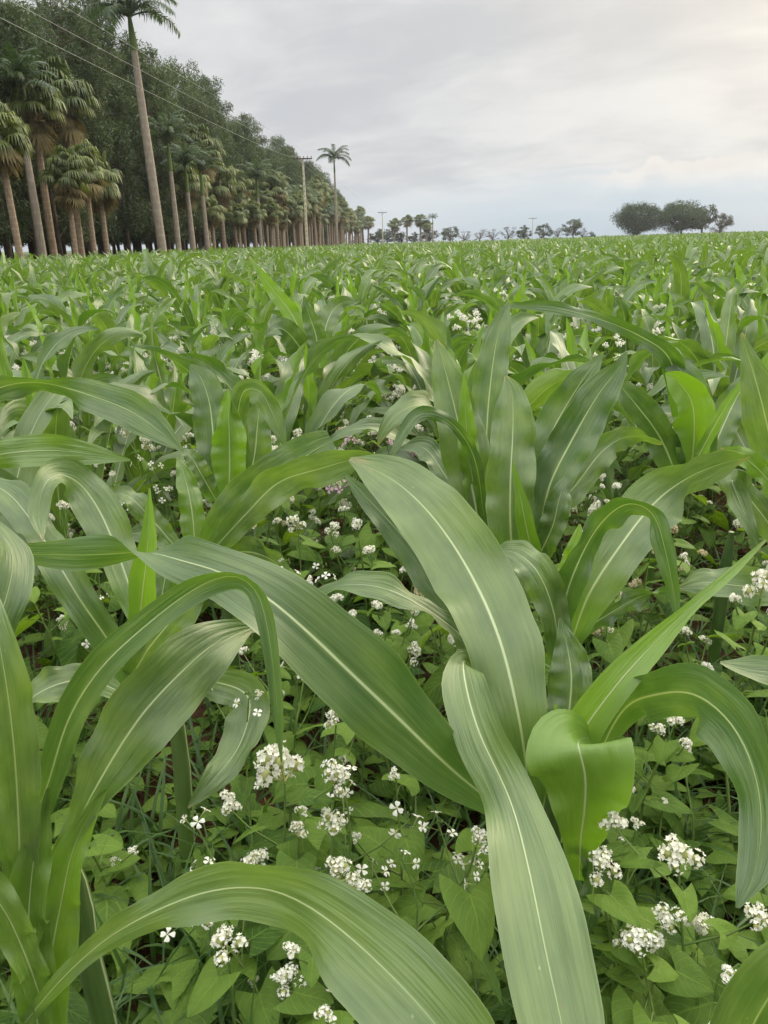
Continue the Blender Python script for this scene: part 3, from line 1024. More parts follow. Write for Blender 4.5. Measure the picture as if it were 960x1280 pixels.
#@@FIELD@@
# ---------------------------------------------------------------- corn
ROW0, ROWD = 0.19, 0.55          # a row runs at x = 0.19, the others every 0.55 m


def stalk_mesh(h, seed, r=0.012):
    g = np.random.default_rng(seed)
    mb = MB()
    zs = np.linspace(-0.02, h, 12)
    P = np.stack([np.cumsum(g.normal(0, .0015, 12)), np.cumsum(g.normal(0, .0015, 12)), zs], 1)
    rr = r * np.interp(zs / h, [0, .1, .5, .85, 1], [1.0, 1.05, 1.15, 1.0, .45])
    tube(mb, P, rr, 9)
    return mb.mesh('stalk', M['corn'])


def hero_leaf(ctrl, tone=0.45, fold=0.16, cup=0.0, wave=0.009, wk=3.4, n=48, m=11, flip=False, curl=0.0):
    """a blade through points given as photo column, photo row, forward distance, seen width in photo pixels, roll in degrees;
    the blade gets its true width in metres at its own distance"""
    c = np.array([list(k) + [0.0] * (5 - len(k)) for k in ctrl], float)
    P0 = np.array([at_y(*k[:3]) for k in c])
    dep = np.array([(p - CC) @ (CR @ np.array([0, 0, -1.0])) for p in P0])
    roll = np.radians(c[:, 4])
    hw0 = 0.9 * c[:, 3] * dep / FPX / 2 / np.maximum(np.abs(np.cos(roll)), 0.45)
    # smooth curve through the points
    K = len(c)
    d = np.concatenate([[0], np.cumsum(np.linalg.norm(np.diff(P0, axis=0), axis=1) + 1e-4)])
    ts = np.linspace(0, d[-1], n)

    def crom(Y):
        Y = np.asarray(Y, float).reshape(K, -1)
        mt = np.zeros_like(Y)
        for i in range(K):
            a, b = max(0, i - 1), min(K - 1, i + 1)
            mt[i] = (Y[b] - Y[a]) / max(1e-6, d[b] - d[a])
        idx = np.clip(np.searchsorted(d, ts, side='right') - 1, 0, K - 2)
        h = (d[idx + 1] - d[idx])
        t = ((ts - d[idx]) / h)[:, None]
        h = h[:, None]
        return ((2 * t ** 3 - 3 * t ** 2 + 1) * Y[idx] + (t ** 3 - 2 * t ** 2 + t) * h * mt[idx]
                + (-2 * t ** 3 + 3 * t ** 2) * Y[idx + 1] + (t ** 3 - t ** 2) * h * mt[idx + 1])
    P = crom(P0)
    hw = np.maximum(crom(hw0)[:, 0], 0.0008)
    rl = crom(roll)[:, 0]
    sv = np.linspace(0, 1, n)
    rl = rl + 0.25 * np.sin(2 * np.pi * 1.7 * sv + rng.uniform(0, 6.28)) * np.sin(np.pi * sv)
    hw = hw * (1 + 0.035 * np.sin(2 * np.pi * 2.6 * sv + rng.uniform(0, 6.28)))

    def smooth(A, k=2):
        for _ in range(k):
            B = A.copy()
            B[1:-1] = (A[:-2] + 2 * A[1:-1] + A[2:]) / 4
            A = B
        return A
    P = smooth(P, 3)
    T = np.gradient(P, axis=0)
    T /= np.linalg.norm(T, axis=1)[:, None]
    Vw = P - CC
    Vw /= np.linalg.norm(Vw, axis=1)[:, None]
    S = np.cross(T, Vw)
    S /= np.linalg.norm(S, axis=1)[:, None] + 1e-9
    for i in range(1, n):
        if S[i] @ S[i - 1] < 0:
            S[i:] = -S[i:]
    S = smooth(S, 4)
    S -= T * np.sum(S * T, 1)[:, None]
    S /= np.linalg.norm(S, axis=1)[:, None]
    N = np.cross(T, S)
    S2 = np.cos(rl)[:, None] * S + np.sin(rl)[:, None] * N
    S2 = S2 if not flip else S2
    N2 = np.cross(T, S2)
    if N2[n // 2] @ Vw[n // 2] > 0:
        N2 = -N2
    mb = MB()
    sweep(mb, P[None], S2[None], N2[None], hw[None], m, fold, cup, wave, wk, rng.uniform(0, 6.28, 1), tone, 0, curl)
    return mb.mesh('leaf', M['corn'])


def hero_plant(label, X, Y, hstalk, leaves, seed):
    z = float(gz(X, Y))
    t = thing('corn_plant', label, 'corn plant', (X, Y, z), 0, None, 'corn plants of the field')
    link('stalk', stalk_mesh(hstalk, seed, .013), t)
    inv = Matrix.Translation((-X, -Y, -z))
    for lf in leaves:
        kw = lf[1] if isinstance(lf, tuple) else {}
        me = hero_leaf(lf[0] if isinstance(lf, tuple) else lf, **kw)
        me.transform(inv)
        link('leaf', me, t)
    return t


hero_plant('large right front corn plant with one broad leaf running down to the bottom edge', .19, .82, .40, [
    ([(662, 1010, .835, 34), (657, 950, .84, 60), (645, 880, .86, 88, 5), (625, 800, .91, 106, 8), (592, 724, .98, 110, 10), (548, 655, 1.06, 98, 14), (505, 610, 1.13, 76, 20), (470, 588, 1.18, 48, 25), (437, 574, 1.21, 6, 25)], dict(tone=.42)),
    ([(690, 1030, .86, 22), (640, 925, .90, 40), (600, 855, .92, 50), (579, 822, .89, 34), (582, 858, .83, 58), (600, 920, .76, 74), (638, 1000, .67, 78), (664, 1100, .585, 112), (684, 1200, .515, 118), (704, 1288, .46, 118), (722, 1400, .41, 86), (735, 1480, .38, 8)], dict(tone=.38, n=56, wave=.008)),
    ([(724, 1100, .80, 14), (726, 1050, .785, 50), (731, 1005, .772, 92), (731, 968, .765, 128), (724, 938, .770, 150), (722, 930, .778, 136), (725, 925, .795, 96), (731, 922, .815, 52), (738, 921, .83, 4)], dict(tone=1.0, fold=.22, wave=.004, n=64)),
    ([(735, 985, .875, 26), (757, 925, .885, 32), (782, 884, .868, 46, 30), (822, 868, .80, 62, 30), (870, 868, .74, 80, 25), (915, 905, .69, 82, 20), (945, 970, .645, 70, 20), (952, 1040, .61, 54, 25), (941, 1100, .58, 34, 35), (922, 1135, .555, 5, 40)], dict(tone=.4, fold=.1)),
    ([(690, 1000, .84, 40), (720, 928, .838, 50), (766, 862, .83, 50), (810, 812, .84, 36), (860, 762, .855, 18), (912, 718, .885, 13), (957, 675, .92, 3)], dict(tone=.92, fold=.35, wave=.001)),
    ([(706, 945, .88, 28), (712, 885, .90, 58), (714, 842, .92, 60), (707, 800, .945, 28), (700, 772, .96, 4)], dict(tone=.3, fold=.3)),
    ([(690, 970, .815, 18), (693, 925, .81, 17), (695, 880, .82, 3)], dict(tone=1.0, fold=.3, wave=0)),
    ([(668, 1045, .83, 16), (605, 995, .80, 42), (560, 958, .775, 74), (500, 900, .74, 104, 5), (440, 843, .72, 116, 8), (380, 786, .705, 112, 8), (322, 738, .705, 96, 10), (268, 712, .725, 72, 18), (222, 700, .755, 48, 45), (190, 690, .79, 24, 95), (150, 692, .81, 36, 140), (100, 694, .83, 40, 155), (50, 693, .85, 32, 158), (0, 693, .87, 22, 158), (-60, 700, .90, 4, 158)], dict(tone=.45, n=64, wave=.009)),
    ([(716, 1010, .83, 12), (736, 1050, .80, 30), (742, 1100, .785, 32), (736, 1150, .775, 22), (728, 1185, .765, 3)], dict(tone=.1, wave=.008)),
], 1)
hero_plant('corn plant second in the right row, one broad leaf stretching right to a fine tip', .19, 1.08, .40, [
    ([(715, 800, 1.08, 30), (735, 745, 1.08, 58), (770, 690, 1.10, 72), (815, 632, 1.14, 76, 10), (855, 600, 1.18, 58, 30), (900, 580, 1.21, 34, 45), (938, 571, 1.23, 3, 50)], dict(tone=.35)),
    ([(700, 775, 1.05, 30), (715, 722, 1.04, 42), (745, 662, 1.03, 30, 30), (783, 629, 1.0, 24, 50), (815, 640, .97, 22, 40), (832, 690, .95, 24, 20), (842, 740, .94, 18), (846, 776, .93, 3)], dict(tone=.55)),
    ([(700, 835, 1.05, 25), (692, 765, 1.03, 44), (672, 715, 1.04, 50, 10), (642, 690, 1.09, 32, 40), (610, 690, 1.13, 4, 50)], dict(tone=.3)),
    ([(690, 835, 1.10, 26), (612, 790, 1.08, 46), (560, 740, 1.10, 54), (505, 672, 1.16, 48), (460, 624, 1.21, 28), (432, 594, 1.24, 4)], dict(tone=.3)),
    ([(690, 850, 1.05, 18), (602, 812, 1.02, 24, 30), (540, 766, 1.0, 28, 40), (480, 735, 1.0, 26, 50), (430, 731, 1.02, 24, 50), (398, 742, 1.04, 14, 40), (388, 765, 1.05, 3)], dict(tone=.5)),
    ([(712, 800, 1.10, 18), (760, 768, 1.10, 22, 30), (810, 742, 1.12, 18, 50), (850, 738, 1.14, 3, 50)], dict(tone=.5)),
    ([(690, 800, 1.06, 26), (705, 740, 1.06, 34), (718, 690, 1.07, 26), (725, 655, 1.08, 3)], dict(tone=.9)),
], 2)
hero_plant('third corn plant of the right row with one tall upright leaf like a blade', .19, 1.36, .42, [
    ([(642, 705, 1.33, 30), (638, 660, 1.33, 60), (638, 600, 1.34, 67), (641, 540, 1.37, 62), (640, 490, 1.40, 32), (632, 470, 1.42, 4)], dict(tone=.4, fold=.2)),
    ([(668, 705, 1.30, 26), (656, 650, 1.28, 25), (646, 600, 1.28, 9), (640, 575, 1.28, 1)], dict(tone=1.0, wave=0)),
    ([(672, 690, 1.36, 30), (686, 610, 1.38, 55), (715, 550, 1.40, 62), (750, 490, 1.43, 50, 15), (775, 458, 1.45, 20, 25), (783, 440, 1.46, 3)], dict(tone=.3)),
    ([(668, 660, 1.40, 30), (676, 580, 1.42, 52), (695, 530, 1.44, 58), (725, 480, 1.47, 42, 15), (752, 444, 1.50, 4)], dict(tone=.4)),
    ([(680, 645, 1.40, 20), (715, 612, 1.42, 40), (755, 562, 1.46, 36, 20), (790, 545, 1.50, 25, 40), (828, 555, 1.52, 3, 50)], dict(tone=.35)),
    ([(660, 720, 1.36, 26), (690, 660, 1.34, 36), (700, 620, 1.35, 30), (712, 590, 1.38, 4)], dict(tone=.5)),
    ([(640, 720, 1.38, 22), (600, 700, 1.40, 30, 20), (570, 710, 1.40, 24, 40), (545, 745, 1.38, 3)], dict(tone=.3)),
], 3)
hero_plant('fourth corn plant of the right row, grey green leaves left of the tall blade', .19, 1.66, .40, [
    ([(605, 690, 1.60, 28), (594, 630, 1.60, 58), (580, 560, 1.62, 66), (566, 500, 1.65, 56), (553, 450, 1.68, 28), (545, 424, 1.70, 4)], dict(tone=.35)),
    ([(605, 645, 1.58, 16), (592, 570, 1.52, 17), (562, 527, 1.48, 15), (525, 517, 1.45, 16, 30), (500, 548, 1.42, 14), (486, 582, 1.40, 3)], dict(tone=.5)),
    ([(612, 640, 1.65, 26), (608, 560, 1.68, 40), (612, 490, 1.72, 48), (622, 420, 1.76, 36), (636, 378, 1.80, 4)], dict(tone=.35)),
    ([(600, 650, 1.62, 26), (588, 580, 1.6, 30), (582, 520, 1.6, 22), (580, 470, 1.6, 3)], dict(tone=.9)),
    ([(600, 660, 1.70, 22), (560, 600, 1.75, 34, 20), (530, 560, 1.8, 26, 40), (500, 560, 1.8, 3)], dict(tone=.3)),
    ([(615, 650, 1.62, 22), (660, 590, 1.62, 30, 20), (690, 560, 1.64, 24, 40), (715, 570, 1.64, 3)], dict(tone=.3)),
], 4)
hero_plant('left front corn plant with a long thin leaf that bends over and hangs', -.37, .68, .42, [
    ([(52, 1120, .665, 20), (105, 1012, .665, 40), (140, 950, .675, 76), (180, 890, .69, 102), (225, 842, .72, 102), (265, 806, .76, 70), (300, 788, .80, 30), (322, 783, .82, 3)], dict(tone=.3)),
    ([(28, 1062, .645, 28), (60, 980, .635, 38), (85, 900, .635, 42), (125, 836, .635, 44), (180, 784, .635, 42), (240, 738, .635, 38, 10), (290, 716, .63, 30, 40), (318, 730, .62, 26, 30), (333, 776, .61, 24), (341, 830, .60, 20), (347, 890, .59, 16), (352, 953, .58, 2)], dict(tone=.62, n=54, fold=.4, wave=.002)),
    ([(26, 1130, .645, 38), (22, 1000, .60, 58), (14, 900, .58, 64), (2, 820, .58, 50), (-10, 760, .60, 30), (-25, 700, .64, 5)], dict(tone=.6)),
    ([(55, 1260, .60, 25), (30, 1190, .58, 42), (0, 1130, .57, 48), (-45, 1080, .57, 40), (-90, 1060, .58, 4)], dict(tone=.75)),
    ([(60, 1300, .625, 40), (62, 1210, .63, 62), (78, 1120, .64, 50), (92, 1060, .65, 38), (120, 1005, .66, 18), (135, 985, .66, 3)], dict(tone=.85, fold=.5)),
    ([(48, 1290, .61, 36), (36, 1180, .615, 56), (40, 1090, .62, 50), (52, 1030, .63, 26), (60, 985, .635, 3)], dict(tone=.8, fold=.5)),
    ([(30, 1280, .60, 18), (75, 1226, .57, 24), (130, 1176, .55, 32), (200, 1136, .53, 48, 10), (270, 1112, .52, 68, 15), (340, 1112, .50, 88, 18), (400, 1142, .47, 108, 18), (460, 1192, .44, 124, 15), (520, 1252, .41, 132, 12), (580, 1325, .385, 120, 10), (640, 1400, .37, 4)], dict(tone=.42, n=56, wave=.009)),
    ([(40, 1150, .66, 24), (10, 1000, .68, 40), (-20, 850, .72, 44), (10, 740, .76, 52, 20), (16, 690, .80, 40, 40), (-20, 640, .84, 3)], dict(tone=.35)),
], 5)
hero_plant('corn plant with a bright upright central spike, second in the left row', -.37, 1.04, .40, [
    ([(172, 805, 1.0, 28), (178, 740, 1.0, 38), (184, 690, 1.0, 28), (187, 610, 1.02, 2)], dict(tone=1.0, fold=.6, wave=0)),
    ([(165, 850, 1.0, 30), (135, 800, .99, 42), (100, 750, .98, 46), (70, 700, 1.0, 50), (40, 652, 1.05, 48, 15), (8, 615, 1.10, 40, 30), (-45, 590, 1.15, 4, 40)], dict(tone=.45)),
    ([(175, 775, 1.02, 28), (152, 705, 1.06, 52), (126, 642, 1.10, 58), (100, 605, 1.12, 48, 20), (75, 592, 1.10, 36, 40), (55, 606, 1.06, 30), (48, 645, 1.03, 26), (54, 675, 1.0, 3)], dict(tone=.5)),
    ([(160, 855, 1.0, 24), (185, 812, .99, 48), (215, 775, .98, 56), (240, 745, .98, 38), (266, 712, 1.0, 4)], dict(tone=.6)),
    ([(182, 840, 1.04, 24), (196, 780, 1.05, 40), (205, 730, 1.07, 34), (214, 680, 1.10, 3)], dict(tone=.6)),
    ([(160, 870, 1.02, 22), (110, 850, 1.02, 40, 20), (60, 860, 1.0, 44, 30), (20, 890, .98, 20, 30), (0, 920, .96, 3)], dict(tone=.25)),
    ([(182, 850, 1.04, 24), (250, 850, 1.05, 40, 20), (310, 870, 1.04, 50, 20), (300, 930, .98, 52, 20), (262, 980, .92, 30), (235, 1010, .90, 3)], dict(tone=.2)),
], 6)
hero_plant('corn plant third in the left row, one torn blunt leaf beside a pale pink flower', -.37, 1.50, .40, [
    ([(252, 695, 1.50, 24), (286, 645, 1.48, 54), (330, 602, 1.50, 62), (370, 577, 1.52, 58), (402, 558, 1.53, 46), (415, 551, 1.54, 34)], dict(tone=.35, wave=.006)),
    ([(262, 692, 1.45, 24), (310, 640, 1.42, 42), (350, 602, 1.40, 50, 10), (400, 586, 1.40, 48, 20), (440, 575, 1.42, 32, 30), (482, 572, 1.44, 3, 40)], dict(tone=.4)),
    ([(225, 690, 1.45, 20), (190, 650, 1.45, 30), (160, 620, 1.46, 26, 30), (130, 615, 1.47, 3)], dict(tone=.4)),
    ([(245, 700, 1.50, 24), (240, 640, 1.52, 34), (232, 600, 1.55, 26), (222, 570, 1.58, 3)], dict(tone=.8)),
    ([(250, 710, 1.5, 22), (300, 690, 1.48, 40, 30), (340, 700, 1.45, 34, 30), (365, 730, 1.42, 3)], dict(tone=.3)),
], 7)
hero_plant('fourth corn plant of the left row, bright green inner leaves and a hooked thin leaf', -.37, 1.80, .42, [
    ([(286, 620, 1.75, 24), (287, 572, 1.75, 48), (286, 530, 1.75, 38), (284, 487, 1.76, 3)], dict(tone=.95, fold=.3)),
    ([(305, 600, 1.80, 22), (297, 530, 1.78, 28), (305, 488, 1.76, 26, 20), (325, 489, 1.74, 26, 30), (342, 520, 1.73, 26), (358, 561, 1.72, 3)], dict(tone=.55)),
    ([(276, 622, 1.85, 26), (268, 560, 1.87, 48), (262, 505, 1.90, 46), (251, 472, 1.92, 36), (238, 456, 1.93, 4)], dict(tone=.35)),
    ([(300, 615, 1.82, 26), (316, 580, 1.83, 40), (322, 530, 1.85, 36), (326, 490, 1.88, 3)], dict(tone=.35)),
    ([(270, 625, 1.78, 22), (250, 590, 1.77, 30), (238, 570, 1.78, 20), (226, 560, 1.8, 3)], dict(tone=.6)),
    ([(290, 640, 1.78, 22), (330, 610, 1.76, 34, 20), (360, 590, 1.76, 26, 30), (385, 590, 1.77, 3)], dict(tone=.4)),
], 8)
hero_plant('corn plant at the left edge whose flat pointed leaf reaches over white radish flowers', -.92, 1.25, .42, [
    ([(-130, 640, 1.2, 24), (-60, 582, 1.20, 40, 10), (0, 568, 1.22, 40, 10), (60, 563, 1.24, 46, 5), (110, 567, 1.25, 30), (163, 575, 1.26, 3)], dict(tone=.75)),
    ([(-130, 600, 1.25, 24), (-60, 520, 1.33, 28), (0, 484, 1.38, 30, 30), (42, 477, 1.39, 24, 50), (72, 482, 1.38, 28, 20), (112, 494, 1.36, 46), (162, 513, 1.34, 52), (200, 539, 1.32, 34), (229, 564, 1.31, 3)], dict(tone=.45)),
    ([(-120, 700, 1.2, 26), (-60, 640, 1.2, 46), (-10, 610, 1.2, 60), (20, 630, 1.17, 50, 10), (38, 680, 1.13, 40), (45, 720, 1.1, 4)], dict(tone=.4)),
    ([(-140, 640, 1.3, 30), (-110, 540, 1.3, 50), (-90, 460, 1.3, 40), (-80, 400, 1.3, 3)], dict(tone=.6)),
], 9)
hero_plant('third row corn plant at the right with a bright cupped heart and spiking leaf', .74, 2.10, .42, [
    ([(862, 600, 2.05, 26), (868, 540, 2.03, 50), (864, 500, 2.02, 48), (845, 475, 2.02, 30), (832, 466, 2.03, 3)], dict(tone=.95, fold=.6)),
    ([(848, 600, 2.05, 28), (824, 545, 2.02, 46), (792, 502, 2.0, 40), (772, 478, 2.0, 20), (764, 464, 2.0, 3)], dict(tone=.35)),
    ([(873, 570, 1.95, 15), (905, 512, 1.93, 14), (936, 464, 1.92, 2)], dict(tone=.85, wave=0)),
    ([(880, 600, 2.1, 26), (876, 530, 2.12, 44), (862, 480, 2.14, 40), (840, 452, 2.16, 26, 20), (815, 440, 2.2, 3)], dict(tone=.35)),
    ([(850, 520, 2.2, 20), (838, 450, 2.15, 30), (800, 420, 2.1, 20, 10), (740, 396, 2.1, 17, 15), (680, 383, 2.1, 15, 15), (622, 384, 2.1, 2, 15)], dict(tone=.6, fold=.3)),
    ([(880, 590, 2.15, 24), (905, 530, 2.2, 40), (925, 490, 2.25, 36, 20), (945, 465, 2.3, 3)], dict(tone=.35)),
], 10)
hero_plant('corn plant at the right edge with one tall leaf whose tip points straight up', .74, 1.62, .42, [
    ([(990, 660, 1.60, 34), (968, 570, 1.60, 56), (950, 495, 1.60, 50), (935, 445, 1.62, 22), (927, 416, 1.63, 3)], dict(tone=.35)),
    ([(985, 690, 1.60, 26), (950, 640, 1.58, 34, 30), (915, 600, 1.55, 30, 40), (930, 640, 1.5, 26), (950, 690, 1.47, 3)], dict(tone=.3)),
    ([(1040, 760, 1.25, 30), (985, 736, 1.22, 46, 15), (930, 733, 1.2, 50, 15), (880, 728, 1.2, 38, 20), (848, 735, 1.2, 3)], dict(tone=.35)),
    ([(1000, 690, 1.6, 30), (1010, 600, 1.6, 50), (1030, 520, 1.6, 40), (1050, 460, 1.6, 3)], dict(tone=.5)),
    ([(985, 640, 1.55, 18), (960, 600, 1.52, 22), (930, 572, 1.5, 26, 30), (900, 560, 1.48, 3)], dict(tone=.95)),
], 11)
hero_plant('corn plant at the bottom right corner showing one broad grey green leaf', .74, .62, .36, [
    ([(1030, 1500, .62, 34), (930, 1330, .50, 84), (975, 1225, .47, 90, 10), (1040, 1170, .47, 50, 20), (1100, 1150, .47, 4)], dict(tone=.35)),
    ([(1060, 1500, .62, 30), (1100, 1300, .62, 60), (1130, 1150, .62, 50), (1150, 1000, .62, 3)], dict(tone=.6)),
    ([(1060, 1200, .8, 30), (1020, 900, .85, 50), (985, 845, .86, 40, 30), (935, 838, .86, 30, 40), (900, 828, .87, 3, 40)], dict(tone=.2)),
], 12)
hero_plant('corn plant behind the left row whose single blade stands up above its neighbours', -.37, 3.05, .50, [
    ([(390, 450, 3.0, 14), (366, 395, 3.0, 24), (338, 358, 3.0, 17), (311, 321, 3.0, 2)], dict(tone=.9)),
    ([(400, 450, 3.05, 16), (410, 400, 3.1, 26), (425, 380, 3.15, 22), (450, 376, 3.2, 2)], dict(tone=.4)),
    ([(385, 460, 3.0, 18), (372, 430, 2.95, 32), (350, 410, 2.9, 28, 20), (330, 420, 2.85, 2)], dict(tone=.35)),
    ([(400, 460, 2.95, 18), (395, 420, 2.95, 28), (385, 390, 2.95, 18), (380, 370, 2.95, 2)], dict(tone=.5)),
], 13)

# procedural plants: a dozen shapes, each with a stalk and its leaves as parts


def corn_variant(seed):
    g = np.random.default_rng(seed)
    hs = g.uniform(.36, .46)
    K = int(g.integers(8, 10))
    a0 = g.uniform(0, 6.28)
    leaves = []
    for i in range(K):
        f = i / (K - 1)
        az = a0 + i * math.pi + g.normal(0, .45)
        L = np.interp(f, [0, .3, .65, 1], [.34, .56, .66, .40]) * g.uniform(.88, 1.12)
        W = np.interp(f, [0, .4, .75, 1], [.054, .075, .080, .044]) * g.uniform(.9, 1.15)
        e0 = np.interp(f, [0, .4, .8, 1], [.75, 1.0, 1.22, 1.45]) + g.normal(0, .08)
        drop = np.interp(f, [0, .4, .75, .9, 1], [1.8, 2.1, 2.0, 1.4, .4]) * g.uniform(.65, 1.3)
        mb = MB()
        blades(mb, [(0.006 * math.cos(az), 0.006 * math.sin(az), .05 + f * (hs - .07))], az, e0, drop, L, W, g.normal(0, 1.2), n=28, m=7,
               p=g.uniform(2.0, 4.2), bend=g.normal(0, .5), fold=g.uniform(.1, .3) + (.5 if f > .85 else 0), wave=.015, wk=g.uniform(2, 3.5),
               tone=np.interp(f, [0, .6, .8, 1], [.2, .36, .48, .9]) + g.normal(0, .06))
        leaves.append(mb.mesh('leaf', M['corn']))
    return stalk_mesh(hs, seed), leaves


CORN = [corn_variant(700 + i) for i in range(14)]
taken = {(0, .82), (0, 1.08), (0, 1.36), (0, 1.66), (-1, .68), (-1, 1.04), (-1, 1.5), (-1, 1.8), (-1, 3.05), (-2, 1.25), (1, 2.1), (1, 1.62), (1, .62)}
START = {0: 1.93, -1: 2.08, 1: 2.38, -2: 1.52, -3: 1.9}
g = np.random.default_rng(21)
cand = []
for r in range(-40, 41):
    X = ROW0 + ROWD * r
    y = START.get(r, abs(X) * 1.2 + .3)
    while y < 14:
        x = X + g.normal(0, .025)
        # inside the view wedge, with a margin for leaves that reach in
        if abs(x - .02 * y) < .60 * y + .45 and not any(rr == r and abs(yy - y) < .2 for rr, yy in taken):
            cand.append((math.hypot(x, y), x, y, r))
        y += g.normal(.30, .045)
cand.sort()
NIND = 300 - 13
allc = [(y, r, k) for k, (dd, x, y, r) in enumerate(cand[:NIND])] + [(yy, rr, -1) for rr, yy in taken if (rr, yy) != (1, .62)]
seen_in_row, order = {}, {}
CORN_REF = []                       # x, y and a short phrase for every corn plant one can point to
for yy, r, k in sorted(allc):
    seen_in_row[r] = seen_in_row.get(r, 0) + 1
    side, num = ('right', r + 1) if r >= 0 else ('left', -r)
    order[k if k >= 0 else ('h', r, yy)] = (seen_in_row[r], num, side)
    CORN_REF.append((ROW0 + ROWD * r, yy, f'{ordinal(seen_in_row[r])} corn plant, {ordinal(num)} row {side}'))
for k, (dd, x, y, r) in enumerate(cand[:NIND]):
    v = int(g.integers(0, len(CORN)))
    i, num, side = order[k]
    label = f'{ordinal(i)} corn plant from the front, {ordinal(num)} row {side} of the middle gap'
    t = thing('corn_plant', label, 'corn plant', (x, y, float(gz(x, y))), g.uniform(0, 6.28), g.uniform(.88, 1.14), 'corn plants of the field')
    t.rotation_euler = (g.normal(0, .07), g.normal(.10, .07), t.rotation_euler[2])
    st, lv = CORN[v]
    link('stalk', st, t)
    for me in lv:
        link('leaf', me, t)
DSPLIT = cand[NIND - 1][0]


def corn_mass(mb, pts, K, n, m, sc=1.0, g=None, leaf_w=1.0):
    """plants that are part of the far mass of the field: K blades at each point"""
    Np = len(pts)
    base_az = g.uniform(0, 6.28, Np)
    patch = np.sin(pts[:, 0] * .55 + 1.3 * np.sin(pts[:, 1] * .23)) * np.sin(pts[:, 1] * .31 + .7)
    S = g.uniform(.80, 1.14, Np) * sc * (1 + .07 * patch)
    hs = g.uniform(.36, .46, Np) * S
    zz = gz(pts[:, 0], pts[:, 1])
    for i in range(K):
        f = (i + .5) / K if K < 6 else i / (K - 1)
        f = max(f, .15)
        az = base_az + i * math.pi + g.normal(0, .45, Np)
        L = np.interp(f, [0, .3, .65, 1], [.34, .58, .68, .52]) * g.uniform(.85, 1.15, Np) * S
        W = np.interp(f, [0, .4, .75, 1], [.052, .072, .078, .054]) * g.uniform(.9, 1.15, Np) * S * leaf_w
        e0 = np.interp(f, [0, .4, .8, 1], [.7, .95, 1.18, 1.35]) + g.normal(0, .1, Np)
        drop = np.interp(f, [0, .4, .75, .9, 1], [1.6, 2.0, 1.9, 1.5, .9]) * g.uniform(.7, 1.35, Np)
        b = np.stack([pts[:, 0], pts[:, 1], zz + .05 + f * (hs - .06)], 1)
        blades(mb, b, az, e0, drop, L, W, g.normal(0, 1.4, Np), n=n, m=m, p=g.uniform(1.9, 4.0, Np), bend=g.normal(0, .5, Np), fold=.2, basecup=.5,
               wave=.012 if m > 3 else .006, tone=np.clip(np.interp(f, [0, .6, .8, 1], [.15, .3, .42, .62]) + g.normal(0, .10, Np), 0, 1))


def field_points(d0, d1, row, step, g, wide=.66, xmin=None):
    out = []
    rmax = int(d1 * wide / row) + 3
    for r in range(-rmax, rmax + 1):
        X = ROW0 + row * r
        if X < -13.8:
            continue
        y0 = max(0.3, math.sqrt(max(0, d0 * d0 - X * X)))
        y1 = d1
        ys = np.arange(y0, y1, step) + g.uniform(0, step) + g.normal(0, step * .12, len(np.arange(y0, y1, step)))
        xs = X + g.normal(0, row * .08, len(ys))
        ok = (np.abs(xs - .02 * ys) < wide * ys + .5) & (np.hypot(xs, ys) > d0) & (np.hypot(xs, ys) < d1)
        out.append(np.stack([xs[ok], ys[ok]], 1))
    return np.concatenate(out)


g = np.random.default_rng(33)
mb = MB()
corn_mass(mb, field_points(DSPLIT, 22, ROWD, .26, g), 9, 9, 5, 1.0, g)
corn_mass(mb, field_points(22, 45, ROWD, .30, g), 7, 7, 3, 1.02, g, 1.15)
corn_mass(mb, field_points(45, 100, ROWD, .46, g), 7, 5, 3, 1.06, g, 1.2)
p = field_points(100, 225, 1.1, .85, g)
corn_mass(mb, p, 6, 4, 2, 1.2, g, 1.7)
p = field_points(225, 430, 3.2, 2.1, g)
p = p[(p[:, 1] < 280) | (p[:, 0] / p[:, 1] > .25)]
corn_mass(mb, p, 6, 4, 2, 1.7, g, 3.5)
side = []
for r in range(-6, 7):
    X = ROW0 + ROWD * r
    for yv in np.arange(-.8, 5.5, .3):
        if abs(X) > .72 * yv + .95:
            side.append((X + g.normal(0, .02), yv + g.normal(0, .04)))
corn_mass(mb, np.array(side), 9, 12, 5, 1.0, g)
o = link('corn_field', mb.mesh('corn_field', M['corn']))
o['kind'] = 'stuff'
tag(o, 'mass of green corn stretching from the middle distance to the horizon', 'corn')

# ---------------------------------------------------------------- flowering ground plants between the rows


